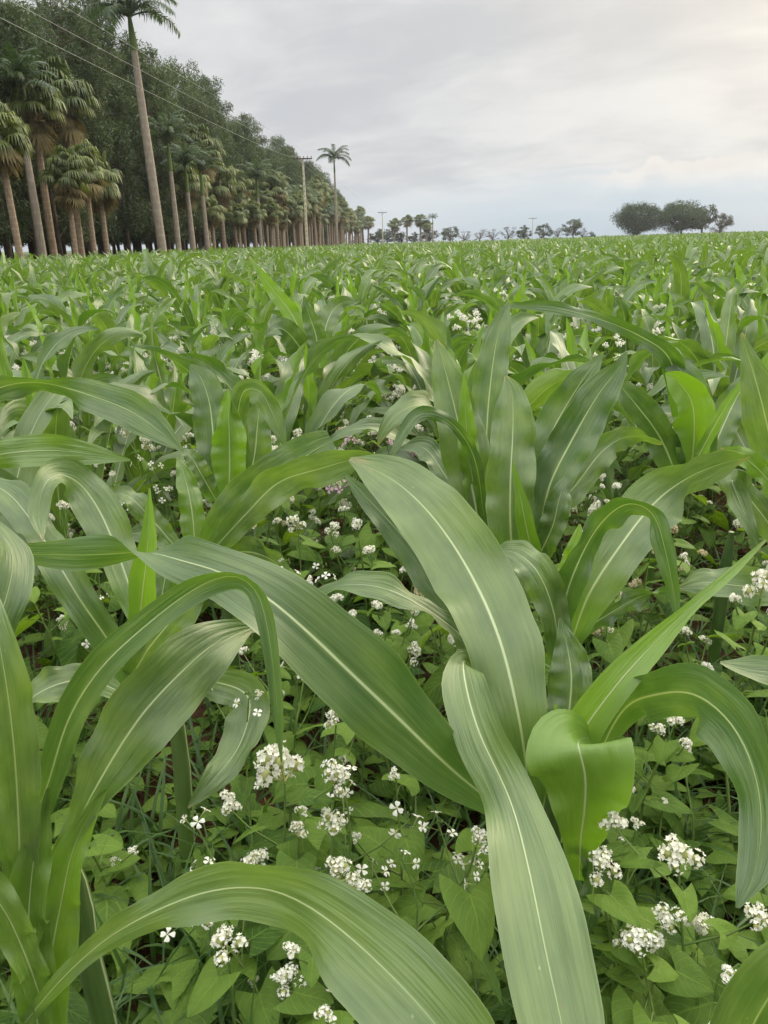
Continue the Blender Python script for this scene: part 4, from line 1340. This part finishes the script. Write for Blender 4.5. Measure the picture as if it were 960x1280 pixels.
def heart_leaf(mb, base, d, up, L, W, tone, fold=.25, lobes=0.0, droop=.25, mat=0, seed=0, arrow=1.0, m=7, n=8):
    """a heart or arrow shaped blade starting at base, pointing along d"""
    d = d / np.linalg.norm(d)
    s = np.cross(up, d)
    s /= np.linalg.norm(s) + 1e-9
    ro = math.sin(seed * 7.3) * .5
    u = np.cross(d, s)
    s, u = s * math.cos(ro) + u * math.sin(ro), u * math.cos(ro) - s * math.sin(ro)
    v = np.linspace(0, 1, n)
    wv = np.interp(v, [0, .08, .25, .5, .75, .92, 1], [.94, 1.06, 1.04, .84, .52, .22, .02])
    if lobes:
        wv = wv * (1 + lobes * np.sin(v * 6.28 * 4.2))
    t = np.linspace(-1, 1, m)
    back = -0.40 * arrow * (np.abs(t) ** 1.2)[None, :] * (1 - v[:, None]) ** 2
    a = np.abs(t)[None, :]
    lon = (v[:, None] + back) * L
    lat = (t[None, :] * wv[:, None]) * W * .5
    hgt = fold * a * wv[:, None] * W * .5 - droop * L * v[:, None] ** 2 - .25 * W * a ** 3 * wv[:, None] * .5
    hgt = hgt + np.sin(v[:, None] * 9 + t[None, :] * 3 + seed) * .02 * L
    P = base + lon[..., None] * d + lat[..., None] * s + hgt[..., None] * u
    uv = np.stack([np.broadcast_to((t + 1)[None] / 2, lon.shape), np.broadcast_to(v[:, None], lon.shape)], -1)
    mb.add(P, grid_faces(n, m), uv=uv, tone=tone, mat=mat)


def flower_head(g, r, nf, fr=.0042, squash=.7, quads=5, sub=6):
    """a loose corymb: several small bunches of tiny open flowers"""
    mb = MB()
    th6 = np.linspace(0, 6.283, 7)
    for b in range(sub):
        a0 = b * 2.4 + g.normal(0, .4)
        rr = r * (0.25 + 0.95 * math.sqrt(b / max(1, sub - 1))) * g.uniform(.75, 1.15)
        bc = np.array([rr * math.cos(a0), rr * math.sin(a0), r * squash * (1.0 - .8 * (rr / r) ** 2 * .6) + g.normal(0, r * .18)])
        br = r * g.uniform(.36, .56)
        n = max(4, nf // sub)
        i = np.arange(n) + .5
        ph = np.arccos(1 - 1.75 * i / n)
        th = i * 2.39996 + g.uniform(0, 6)
        D = np.stack([np.sin(ph) * np.cos(th), np.sin(ph) * np.sin(th), np.cos(ph)], 1) + g.normal(0, .2, (n, 3))
        D /= np.linalg.norm(D, axis=1)[:, None]
        C = bc + D * br * g.uniform(.65, 1.25, (n, 1))
        V, Q = [], []
        k = 0
        for j in range(n):
            d = D[j]
            a = np.cross(d, [0.3, .5, .8])
            a /= np.linalg.norm(a)
            c = np.cross(d, a)
            f = fr * g.uniform(.75, 1.25)
            o = g.uniform(0, 6.28)
            for q in range(quads):
                t0 = o + q * 6.283 / quads
                e = np.cos(t0) * a + np.sin(t0) * c
                s = -np.sin(t0) * a + np.cos(t0) * c
                V += [C[j], C[j] + (e * .65 + s * .5) * f + d * f * .35, C[j] + e * 1.15 * f + d * f * .7, C[j] + (e * .65 - s * .5) * f + d * f * .35]
                Q.append([k, k + 1, k + 2, k + 3])
                k += 4
        mb.add(V, Q, tone=np.repeat(np.clip(g.normal(.6, .2, n * quads), 0, 1), 4))
        core = np.array([[[bc[0] + q * math.cos(t), bc[1] + q * math.sin(t), bc[2] + z] for t in th6] for q, z in ((br * .62 * math.sin(p), br * .62 * math.cos(p)) for p in np.linspace(.1, 3.0, 5))])
        mb.add(core, grid_faces(5, 7), mat=1)
        tube(mb, [np.zeros(3), bc * np.array([.6, .6, .5]), bc], [.0008, .0007, .0006], 4, mat=1, cap=False)
    return mb


HEADS, HEADS_CREAM = [], []
g = np.random.default_rng(50)
for i in range(4):
    HEADS.append(flower_head(g, .0088 + .0012 * i, 60 + 10 * i, .0025, [.45, 1.1, .6, 1.9][i], 5, [6, 5, 7, 6][i]).mesh('flower_head', [M['petal'], M['bud']]))
for i in range(2):
    HEADS_CREAM.append(flower_head(g, .0105, 60, .0026, .7).mesh('flower_head', [M['cream_petal'], M['bud']]))


def buck_variant(seed, H=.34, heads=4, big=1.0):
    """stem mesh, foliage mesh, head positions; the first head stands on top of the main stem"""
    g = np.random.default_rng(seed)
    st, fo = MB(), MB()
    lean = g.normal(0, .03, 2)
    zs = np.linspace(0, H, 9)
    P = np.stack([lean[0] * np.sin(zs / H * 3) + 0 * zs, lean[1] * np.sin(zs / H * 2.4), zs], 1)
    P[:, :2] *= np.sin(np.pi * zs / H)[:, None]
    tube(st, P, np.linspace(.0030, .0014, 9), 5, cap=False)
    spots = [P[-1] + [0, 0, .004]]
    nl = int(g.integers(6, 9))
    for i in range(nl):
        f = .12 + .80 * i / (nl - 1)
        b = np.array([np.interp(f * H, zs, P[:, j]) for j in range(3)])
        az = i * 2.4 + g.normal(0, .4)
        d = np.array([math.cos(az), math.sin(az), g.uniform(.1, .7)])
        size = np.interp(f, [0, .35, .75, 1], [.044, .060, .046, .028]) * g.uniform(.85, 1.25) * big
        pl = size * np.interp(f, [0, .5, 1], [1.3, .8, .25])
        e = b + d / np.linalg.norm(d) * pl
        tube(st, [b, (b + e) / 2 + [0, 0, .004], e], [.0014, .001, .001], 4, cap=False)
        dd = np.array([math.cos(az), math.sin(az), g.uniform(-.45, .25)])
        heart_leaf(fo, e, dd, np.array([0, 0, 1.0]), size, size * g.uniform(.95, 1.15), np.clip(.2 + .6 * f + g.normal(0, .15), 0, 1), g.uniform(.05, .4), 0, g.uniform(.05, .4), seed=g.uniform(0, 6))
    for h in range(heads - 1):
        f = g.uniform(.5, .92)
        b = np.array([np.interp(f * H, zs, P[:, j]) for j in range(3)])
        az = g.uniform(0, 6.28)
        ln = g.uniform(.04, .11)
        e = b + np.array([math.cos(az) * ln * .75, math.sin(az) * ln * .75, ln * g.uniform(.45, 1.0)])
        tube(st, [b, (b + e) / 2 + np.array([math.cos(az), math.sin(az), 0]) * .01, e], [.0016, .0013, .001], 4, cap=False)
        spots.append(e + [0, 0, .003])
        dd = np.array([math.cos(az + .6), math.sin(az + .6), -.1])
        heart_leaf(fo, (b + e) / 2, dd, np.array([0, 0, 1.0]), .034 * big, .032 * big, np.clip(g.normal(.7, .15), 0, 1), .3, 0, .2, seed=h)
    return st.mesh('stem', M['stem']), fo.mesh('foliage', M['buck']), spots


BUCK = [buck_variant(800 + i, .34, [5, 3, 4, 2, 4, 3, 1, 2][i], [1, 1.15, 1, 1.2, .9, 1.05, 1.3, 1.1][i]) for i in range(8)]
# low leafy weeds that bear no flower: broader, toothed blades


def weed_variant(seed, lob):
    g = np.random.default_rng(seed)
    st, fo = MB(), MB()
    for i in range(int(g.integers(5, 8))):
        az = i * 2.4 + g.normal(0, .3)
        ln = g.uniform(.05, .15)
        el = g.uniform(.5, 1.3)
        e = np.array([math.cos(az) * math.cos(el), math.sin(az) * math.cos(el), math.sin(el)]) * ln
        tube(st, [(0, 0, -.01), e * .5 + [0, 0, .01], e], [.002, .0016, .0012], 4, cap=False)
        size = g.uniform(.05, .085)
        heart_leaf(fo, e, np.array([math.cos(az), math.sin(az), g.uniform(-.3, .4)]), np.array([0, 0, 1.0]), size, size * g.uniform(.65, .95), np.clip(g.normal(.45, .2), 0, 1),
                   g.uniform(0, .3), lob, g.uniform(.1, .5), seed=g.uniform(0, 6), arrow=.6, n=18 if lob else 8)
    return st.mesh('stem', M['stem']), fo.mesh('foliage', M['buck'])


WEED = [weed_variant(850 + i, [0, .10, .14][i % 3]) for i in range(5)]
g = np.random.default_rng(60)
BG = 'white flowering plants between the corn rows'


def buck(x, y, k, label, sc=1.0, hs=1.0, cream=False, tilt=.06, hz=1.0):
    t = thing('buckwheat_plant', label, 'flowering plant', (x, y, float(gz(x, y))), g.uniform(0, 6.28), (sc, sc, sc * hz), BG)
    t.rotation_euler = (g.normal(0, tilt), g.normal(0, tilt), t.rotation_euler[2])
    st, fo, sp = BUCK[k]
    link('stem', st, t)
    link('foliage', fo, t)
    for j, s in enumerate(sp):
        me = (HEADS_CREAM if cream else HEADS)[int(g.integers(0, 2 if cream else 4))]
        f = link('flower_head', me, t, tuple(s), (g.normal(0, .4), g.normal(0, .4), g.uniform(0, 6.28)), (hs if j == 0 else hs * .72) / sc * g.uniform(.85, 1.1))
    return t


# the flower heads one can point to: photo column, row, height of the head above the soil, head size
for px, py, z, hs, k, lab in (
        (360, 978, .40, 1.55, 0, 'buckwheat plant with the largest white flower head, left of the centre front'),
        (409, 1018, .36, 1.15, 1, 'buckwheat plant with a flat white head just right of the largest flower head'),
        (362, 1050, .33, .8, 3, 'buckwheat plant with a small white head directly under the largest flower head'),
        (428, 1106, .31, 1.15, 2, 'buckwheat plant with twin white heads above the bottom corn leaf'),
        (255, 1137, .30, 1.1, 7, 'buckwheat plant with a wide white head touching the bottom left corn leaf'),
        (292, 1186, .28, 1.3, 3, 'buckwheat plant with a tall white head hanging under the bottom corn leaf'),
        (345, 1230, .24, .8, 3, 'low buckwheat plant with one small round head beneath the bottom corn leaf'),
        (403, 1276, .26, .8, 6, 'buckwheat plant whose white head is cut by the bottom edge'),
        (583, 1058, .34, .95, 6, 'buckwheat plant with one white head left of the broad descending corn leaf'),
        (492, 967, .36, .75, 3, 'buckwheat plant with a small white head below the broad leaf crossing the middle'),
        (422, 905, .38, .85, 1, 'buckwheat plant with an oval white head against the edge of the crossing corn leaf'),
        (513, 815, .38, .8, 2, 'buckwheat plant with a round white head above the broad leaf crossing the middle'),
        (850, 1080, .36, 1.45, 0, 'buckwheat plant with the biggest white head at the lower right'),
        (767, 1092, .35, 1.1, 1, 'buckwheat plant with a flat white head right beside the descending corn leaf'),
        (800, 1182, .30, 1.25, 2, 'buckwheat plant with a wide white head low at the right, beneath two small heads'),
        (836, 1145, .32, .85, 1, 'buckwheat plant bearing two small white heads side by side at the lower right'),
        (906, 1217, .27, .9, 6, 'low buckwheat plant with one white head near the bottom right corner'),
        (795, 1028, .33, .55, 6, 'buckwheat plant with a tiny white head above the flat white head at the right'),
        (850, 907, .36, 1.0, 2, 'buckwheat plant with white heads under the corn leaf arching at the right edge'),
        (426, 748, .38, 1.1, 0, 'buckwheat plant with white heads just above the thin curved corn leaf in the middle'),
        (506, 762, .39, 1.1, 2, 'buckwheat plant with two round white heads beside the big corn leaf in the middle'),
        (450, 654, .40, 1.15, 1, 'buckwheat plant with a white head left of the tip of the large front corn leaf'),
        (525, 602, .40, .9, 3, 'buckwheat plant with a flat white head in the gap between the two front rows'),
        (810, 688, .40, 1.25, 2, 'buckwheat plant with cream coloured heads right of the thin bending corn leaf'),
        (768, 735, .38, 1.05, 0, 'buckwheat plant with fading cream heads left of the thin bending corn leaf tip'),
        (838, 662, .40, 1.0, 1, 'buckwheat plant with white heads above the cream coloured heads at the right'),
        (758, 780, .36, .75, 3, 'buckwheat plant with a small white head between the two right front corn plants')):
    p = at_z(px, py, z)
    buck(p[0], p[1], k, lab, 1.0, hs, 'cream' in lab, .02, z / .344)

# wild radish: thin branched stems with four petalled white or pinkish flowers


def radish_flower(g, r):
    mb = MB()
    for q in range(4):
        t0 = q * 1.571 + g.normal(0, .08)
        e = np.array([math.cos(t0), math.sin(t0), 0])
        s = np.array([-math.sin(t0), math.cos(t0), 0])
        u = np.array([0, 0, 1.0])
        v = np.linspace(0, 1, 5)
        w = np.interp(v, [0, .3, .7, 1], [.05, .14, .40, .30]) * r
        lift = np.array([0, .30, .42, .40, .30]) * r
        V = [(e * (a * r) + s * (ww * t) + u * (l - .06 * r * abs(t))) for a, ww, l in zip(v, w, lift) for t in (-1, 0, 1)]
        mb.add(V, grid_faces(5, 3), tone=g.uniform(.4, .9))
    tube(mb, [(0, 0, -.5 * r), (0, 0, .1 * r), (0, 0, .42 * r)], [.05 * r, .12 * r, .08 * r], 6, mat=1)
    return mb


RFL = {c: [radish_flower(g, .0085).mesh('flower', [M[c], M['bud']]) for _ in range(3)] for c in ('petal', 'pink')}


def radish_variant(seed, H=.5):
    g = np.random.default_rng(seed)
    st, fo = MB(), MB()
    zs = np.linspace(0, H, 10)
    P = np.stack([.03 * np.sin(zs * 9 + g.uniform(0, 6)), .03 * np.sin(zs * 7 + g.uniform(0, 6)), zs], 1)
    P[:, :2] -= P[0, :2]
    tube(st, P, np.linspace(.0032, .0010, 10), 5, cap=False)
    spots = []
    for b in range(3):
        if b:
            f = g.uniform(.55, .8)
            a = np.array([np.interp(f * H, zs, P[:, j]) for j in range(3)])
            az = g.uniform(0, 6.28)
            ln = g.uniform(.10, .18)
            e = a + np.array([math.cos(az) * .6, math.sin(az) * .6, .8]) * ln
            tube(st, [a, (a + e) / 2 + [0, 0, -.008], e], [.0018, .0014, .001], 4, cap=False)
        else:
            e = P[-1]
        for k in range(int(g.integers(3, 6))):
            az = k * 2.1 + g.normal(0, .4)
            q = e + np.array([math.cos(az) * .018, math.sin(az) * .018, -.012 * k + .012])
            tube(st, [e - [0, 0, .012 * k], q], [.0007, .0007], 4, cap=False)
            spots.append((q, az))
        for k in range(4):                     # unopened buds at the tip
            c = e + g.normal(0, .003, 3) + [0, 0, .012]
            tube(st, [c - [0, 0, .004], c, c + [0, 0, .004]], [.0008, .002, .0005], 5)
    for i in range(6):
        f = .06 + .62 * i / 5
        b = np.array([np.interp(f * H, zs, P[:, j]) for j in range(3)])
        az = i * 2.4 + g.normal(0, .4)
        size = np.interp(f, [0, .4, .8], [.13, .10, .045]) * g.uniform(.85, 1.2)
        heart_leaf(fo, b, np.array([math.cos(az), math.sin(az), g.uniform(.3, .9)]), np.array([0, 0, 1.0]), size, size * .42, np.clip(g.normal(.5, .2), 0, 1), .25, .16, g.uniform(.3, .7), seed=i, arrow=.2, n=20)
    return st.mesh('stem', M['stem']), fo.mesh('foliage', M['buck']), spots


RAD = [radish_variant(900 + i) for i in range(4)]


def radish(x, y, k, label, sc, colr='petal', hz=1.0):
    t = thing('radish_plant', label, 'flowering plant', (x, y, float(gz(x, y))), g.uniform(0, 6.28), (sc, sc, sc * hz), 'wild radish plants')
    st, fo, sp = RAD[k]
    link('stem', st, t)
    link('foliage', fo, t)
    for q, az in sp:
        link('flower', RFL[colr][int(g.integers(0, 3))], t, tuple(q), (g.normal(0, .5), 1.0 + g.normal(0, .45), az), (1.5 if colr == 'pink' else 1.0) * g.uniform(.8, 1.15))


for px, py, z, k, c, lab in (
        (272, 1035, .36, 0, 'petal', 'wild radish with few white flowers on a thin stem above the bottom corn leaf'),
        (357, 852, .44, 1, 'petal', 'wild radish with white four petalled flowers left of the broad crossing leaf'),
        (445, 1068, .33, 2, 'petal', 'wild radish with one small white flower right of the largest buckwheat head'),
        (300, 905, .40, 3, 'petal', 'wild radish with white flowers left of the hanging tip of the thin corn leaf'),
        (388, 935, .42, 2, 'petal', 'wild radish with white flowers rising just above the largest buckwheat head'),
        (446, 552, .52, 0, 'pink', 'wild radish with pale pink flowers between the two front corn rows'),
        (462, 545, .50, 2, 'pink', 'wild radish with pale pink flowers touching its pink flowered neighbour in the gap'),
        (532, 500, .50, 1, 'pink', 'wild radish with lilac flowers left of the tall grey green corn leaves'),
        (165, 585, .50, 2, 'petal', 'wild radish with the densest white flowers, left of the bright upright corn plant'),
        (185, 575, .50, 0, 'petal', 'wild radish with white flowers beside the densest white flowers at the left'),
        (205, 562, .52, 3, 'petal', 'wild radish with white flowers close left of the bright upright corn plant'),
        (240, 550, .52, 1, 'petal', 'wild radish with white flowers touching the left side of the bright corn leaves'),
        (180, 620, .46, 1, 'petal', 'wild radish with white flowers below the densest white flowers at the left'),
        (60, 800, .40, 3, 'petal', 'wild radish with yellowish white buds near the left edge'),
        (140, 520, .50, 2, 'petal', 'wild radish with white flowers behind the broad leaf at the left'),
        (640, 1120, .30, 1, 'petal', 'wild radish hidden behind the broad descending corn leaf'),
        (370, 690, .44, 3, 'petal', 'wild radish with small white flowers under the leaf pointing right')):
    p = at_z(px, py, z)
    radish(p[0], p[1], k, lab, 1.0, c, z / .5)

# the rest of the flowering plants, nearest first: individuals up to 300, then the mass behind
gg = np.random.default_rng(71)
spots = []
for (d0, d1, dens) in ((0.3, 2.2, 40), (2.2, 4.2, 36)):
    n = int(dens * 1.35 * d1 * d1)
    yy = gg.uniform(.12, d1, n)
    xx = gg.uniform(-.68 * d1 - .25, .68 * d1 + .25, n)
    dd = np.hypot(xx, yy)
    ok = (dd > d0) & (dd < d1) & (np.abs(xx) < .64 * yy + .22) & (yy > .34)
    # rarer right in the corn rows
    ph = np.abs(((xx - ROW0) / ROWD + .5) % 1 - .5)
    ok &= (ph > .13) | (gg.uniform(size=n) < .25)
    # patches of bare soil
    ok &= ~((np.hypot((xx - .55) / .11, (yy - .62) / .16) < 1) | (np.hypot((xx + .20) / .07, (yy - .74) / .10) < 1) | (np.hypot((xx - .03) / .05, (yy - .60) / .07) < 1))
    for q in np.nonzero(ok)[0]:
        spots.append((dd[q], xx[q], yy[q]))
spots.sort()
NB = 300 - 27
seq = 0
for i, (dd, x, y) in enumerate(spots[:NB]):
    near = dd < 1.15
    k = int(gg.choice([3, 6, 7, 3, 6, 1])) if near else int(gg.integers(0, 8))
    ref = min(CORN_REF, key=lambda c: (c[0] - x) ** 2 + (c[1] - y) ** 2)
    dx, dy = x - ref[0], y - ref[1]
    rel = ('right of' if dx > 0 else 'left of') if abs(dx) > abs(dy) else ('behind' if dy > 0 else 'before')
    hz = gg.uniform(.45, .75) if near else gg.uniform(1.0, 1.5)
    if near and gg.uniform() < .62:
        wk = int(gg.integers(0, 5))
        lab = f'low {"smooth" if wk % 3 == 0 else "tooth"} leaved weed {rel} {ref[2]}'
        t = thing('leafy_weed', lab, 'weed', (x, y, float(gz(x, y))), gg.uniform(0, 6.28), gg.uniform(.7, 1.1), 'low leafy weeds between the rows')
        w = WEED[wk]
        link('stem', w[0], t)
        link('foliage', w[1], t)
    else:
        cream = gg.uniform() < .06
        nh = ('one', 'two', 'three', 'four', 'five')[len(BUCK[k][2]) - 1]
        tall = 'low' if hz < .78 else ('tall' if hz > 1.0 else 'middling')
        lab = f'{tall} buckwheat with {nh} {"cream" if cream else "white"} head{"" if nh == "one" else "s"} {rel} {ref[2]}'
        buck(x, y, k, lab, gg.uniform(.85, 1.1), gg.uniform(.6, .95) * (.75 if near else 1.2), cream, .1, hz)


def me_arrays(me):
    n = len(me.vertices)
    co = np.empty(n * 3, np.float32)
    me.vertices.foreach_get('co', co)
    tn = np.empty(n, np.float32)
    me.attributes['tone'].data.foreach_get('value', tn)
    uvd = np.empty(len(me.loops) * 2, np.float32)
    me.uv_layers[0].data.foreach_get('uv', uvd)
    li = np.empty(len(me.loops), np.int32)
    me.loops.foreach_get('vertex_index', li)
    uv = np.zeros((n, 2))
    uv[li] = uvd.reshape(-1, 2)
    fq, mi = [], []
    for p in me.polygons:
        if len(p.vertices) == 4:
            fq.append(list(p.vertices))
            mi.append(p.material_index)
    return co.reshape(-1, 3).astype(float), np.array(fq), np.array(mi), tn, uv


def scatter(mb, arr, xs, ys, zs, rz, sc, mat=None, hz=None):
    co, q, mi, tn, uv = arr
    n = len(xs)
    c, s = np.cos(rz), np.sin(rz)
    hz = np.ones(n) if hz is None else hz
    V = np.empty((n, len(co), 3))
    V[..., 0] = (co[None, :, 0] * c[:, None] - co[None, :, 1] * s[:, None]) * sc[:, None] + xs[:, None]
    V[..., 1] = (co[None, :, 0] * s[:, None] + co[None, :, 1] * c[:, None]) * sc[:, None] + ys[:, None]
    V[..., 2] = co[None, :, 2] * (sc * hz)[:, None] + zs[:, None]
    Q = (q[None] + (np.arange(n) * len(co))[:, None, None]).reshape(-1, 4)
    mb.add(V, Q, uv=np.tile(uv, (n, 1)), tone=np.tile(tn, n), mat=np.tile(mi, n) if mat is None else mat)


# mass of the same plants farther off: foliage and small heads in one object
mb = MB()
rest = np.array([(x, y) for _, x, y in spots[NB:]])
n = int(13.0 * .68 * 14 ** 2)
yy = 14 * np.sqrt(gg.uniform(0, 1, n * 2))
xx = gg.uniform(-.64, .64, n * 2) * yy
dk = np.hypot(xx, yy)
ok = (dk > 4.1) & (gg.uniform(size=n * 2) < np.clip(1.5 - dk / 10, .18, 1))
ph = np.abs(((xx - ROW0) / ROWD + .5) % 1 - .5)
ok &= ph > .1
rest = np.concatenate([rest, np.stack([xx[ok], yy[ok]], 1)])
mx, my = gg.uniform(-3.2, 3.2, 2400), gg.uniform(-.6, 4.5, 2400)
ok = (np.abs(mx) > .64 * my + .34) & (np.hypot(mx, my) > .55)
rest = np.concatenate([rest, np.stack([mx[ok], my[ok]], 1)])
fol = [me_arrays(BUCK[k][1]) for k in range(8)]
stm = [me_arrays(BUCK[k][0]) for k in range(8)]
small = flower_head(np.random.default_rng(3), .012, 15, .0058, .7, 3, 4).mesh('small_head', [M['petal'], M['bud']])
sa = me_arrays(small)
ki = gg.integers(0, 8, len(rest))
for k in range(8):
    sel = rest[ki == k]
    if not len(sel):
        continue
    nn = len(sel)
    z0 = gz(sel[:, 0], sel[:, 1])
    rz, sc, hz = gg.uniform(0, 6.28, nn), gg.uniform(.9, 1.2, nn), gg.uniform(1.05, 1.6, nn)
    scatter(mb, fol[k], sel[:, 0], sel[:, 1], z0, rz, sc, 0, hz)
    scatter(mb, stm[k], sel[:, 0], sel[:, 1], z0, rz, sc, 1, hz)
    for s in BUCK[k][2]:
        hx = sel[:, 0] + (s[0] * np.cos(rz) - s[1] * np.sin(rz)) * sc
        hy = sel[:, 1] + (s[0] * np.sin(rz) + s[1] * np.cos(rz)) * sc
        scatter(mb, sa, hx, hy, z0 + s[2] * sc * hz, gg.uniform(0, 6.28, nn), gg.uniform(.95, 1.5, nn), 2)
o = link('buckwheat_undergrowth', mb.mesh('buckwheat_undergrowth', [M['buck'], M['stem'], M['petal']]))
o['kind'] = 'stuff'
tag(o, 'white flowered undergrowth between the corn rows farther back', 'undergrowth')

# grass blades and straw on the soil
mb = MB()
n = 9000
yy = .35 + 5.5 * gg.uniform(0, 1, n) ** 1.6
xx = gg.uniform(-.66, .66, n) * (yy + .25)
tuft = gg.integers(0, n // 7, n)
xx, yy = xx[tuft] + gg.normal(0, .015, n), yy[tuft] + gg.normal(0, .015, n)
gp = lambda s: np.interp(s, [0, .2, .6, 1], [.7, 1, .8, .03])
blades(mb, np.stack([xx, yy, gz(xx, yy) - .005], 1), gg.uniform(0, 6.28, n), gg.uniform(.8, 1.5, n), gg.uniform(.3, 2.2, n), gg.uniform(.10, .30, n), gg.uniform(.004, .009, n),
       gg.normal(0, .5, n), n=9, m=3, p=1.5, bend=gg.normal(0, .4, n), fold=.35, basecup=0, wave=0, tone=np.clip(gg.normal(.45, .2, n), 0, 1), prof=gp)
o = link('grass', mb.mesh('grass', M['grass']))
o['kind'] = 'stuff'
tag(o, 'thin dark green grass blades growing on the soil between the rows', 'grass')

# low seedlings and clover like cover close to the soil
mb = MB()
n = 2000
yy = .35 + 4.5 * gg.uniform(0, 1, n) ** 1.5
xx = gg.uniform(-.66, .66, n) * (yy + .25)
cov = gg.uniform(size=n)
sd = MB()
for i in range(4):
    az = i * 1.6 + .3
    heart_leaf(sd, np.array([math.cos(az), math.sin(az), 0]) * .012 + [0, 0, .03 + .008 * i], np.array([math.cos(az), math.sin(az), .1]), np.array([0, 0, 1.0]), .034, .030, .3 + .12 * i, .2, 0, .2, m=5, n=5)
sm = sd.mesh('seedling', M['buck'])
scatter(mb, me_arrays(sm), xx, yy, gz(xx, yy) - .01, gg.uniform(0, 6.28, n), gg.uniform(.6, 1.7, n), 0, gg.uniform(.6, 1.8, n))
o = link('seedling_cover', mb.mesh('seedling_cover', M['buck']))
o['kind'] = 'stuff'
tag(o, 'low broad leaved seedlings covering the soil between the rows', 'ground cover')

mb = MB()
n = 900
yy = .3 + 3 * gg.uniform(0, 1, n) ** 1.5
xx = gg.uniform(-.66, .66, n) * (yy + .25)
blades(mb, np.stack([xx, yy, gz(xx, yy) + gg.uniform(.004, .014, n)], 1), gg.uniform(0, 6.28, n), gg.normal(0, .12, n), gg.normal(0, .2, n), gg.uniform(.02, .09, n), gg.uniform(.0015, .004, n),
       0, n=5, m=2, fold=0, basecup=0, wave=0, prof=lambda s: np.interp(s, [0, 1], [1, .8]))
o = link('straw_litter', mb.mesh('straw_litter', M['straw']))
o['kind'] = 'stuff'
tag(o, 'bits of pale dry straw lying on the reddish brown soil', 'straw')

# crumbs of soil
mb = MB()
n = 1400
th = np.linspace(0, 6.283, 7)
cl = np.array([[[math.sin(p) * math.cos(t), math.sin(p) * math.sin(t), math.cos(p) * .7] for t in th] for p in np.linspace(.05, 3.0, 5)]).reshape(-1, 3)
yy = .3 + 3 * gg.uniform(0, 1, n) ** 1.4
xx = gg.uniform(-.66, .66, n) * (yy + .25)
for v in range(4):
    f = 1 + gg.normal(0, .22, len(cl))
    f = f.reshape(5, 7)
    f[:, -1] = f[:, 0]
    c2 = cl * f.reshape(-1, 1)
    sel = slice(v * n // 4, (v + 1) * n // 4)
    k = n // 4
    scatter(mb, (c2, grid_faces(5, 7), np.zeros(24, int), np.full(35, .5), np.zeros((35, 2))), xx[sel], yy[sel], gz(xx[sel], yy[sel]) + .002, gg.uniform(0, 6.28, k), gg.uniform(.004, .016, k) ** 1.0)
o = link('soil_crumbs', mb.mesh('soil_crumbs', M['soil']))
o['kind'] = 'stuff'
tag(o, 'crumbs and clods of dark reddish soil between the plants', 'soil')

# ---------------------------------------------------------------- the air


def build_haze():
    m = bpy.data.materials.new('haze')
    m.use_nodes = True
    m.node_tree.nodes.clear()
    n = NT(m.node_tree)
    out = n.new('ShaderNodeOutputMaterial')
    v = n.new('ShaderNodeVolumePrincipled')
    v.inputs['Color'].default_value = (0.88, 0.93, 1.0, 1)
    v.inputs['Density'].default_value = 0.00022
    v.inputs['Anisotropy'].default_value = 0.2
    n.l.new(v.outputs[0], out.inputs['Volume'])
    mb = MB()
    x0, x1, y0, y1, z0, z1 = -720, 720, -320, 720, -2.5, 24.0
    V = [(x, y, z) for z in (z0, z1) for x, y in ((x0, y0), (x1, y0), (x1, y1), (x0, y1))]
    mb.add(V, [[3, 2, 1, 0], [4, 5, 6, 7], [0, 1, 5, 4], [1, 2, 6, 5], [2, 3, 7, 6], [3, 0, 4, 7]])
    o = link('haze', mb.mesh('haze', m, False))
    o['kind'] = 'stuff'
    tag(o, 'thin pale haze in the air over the field', 'haze')


build_haze()
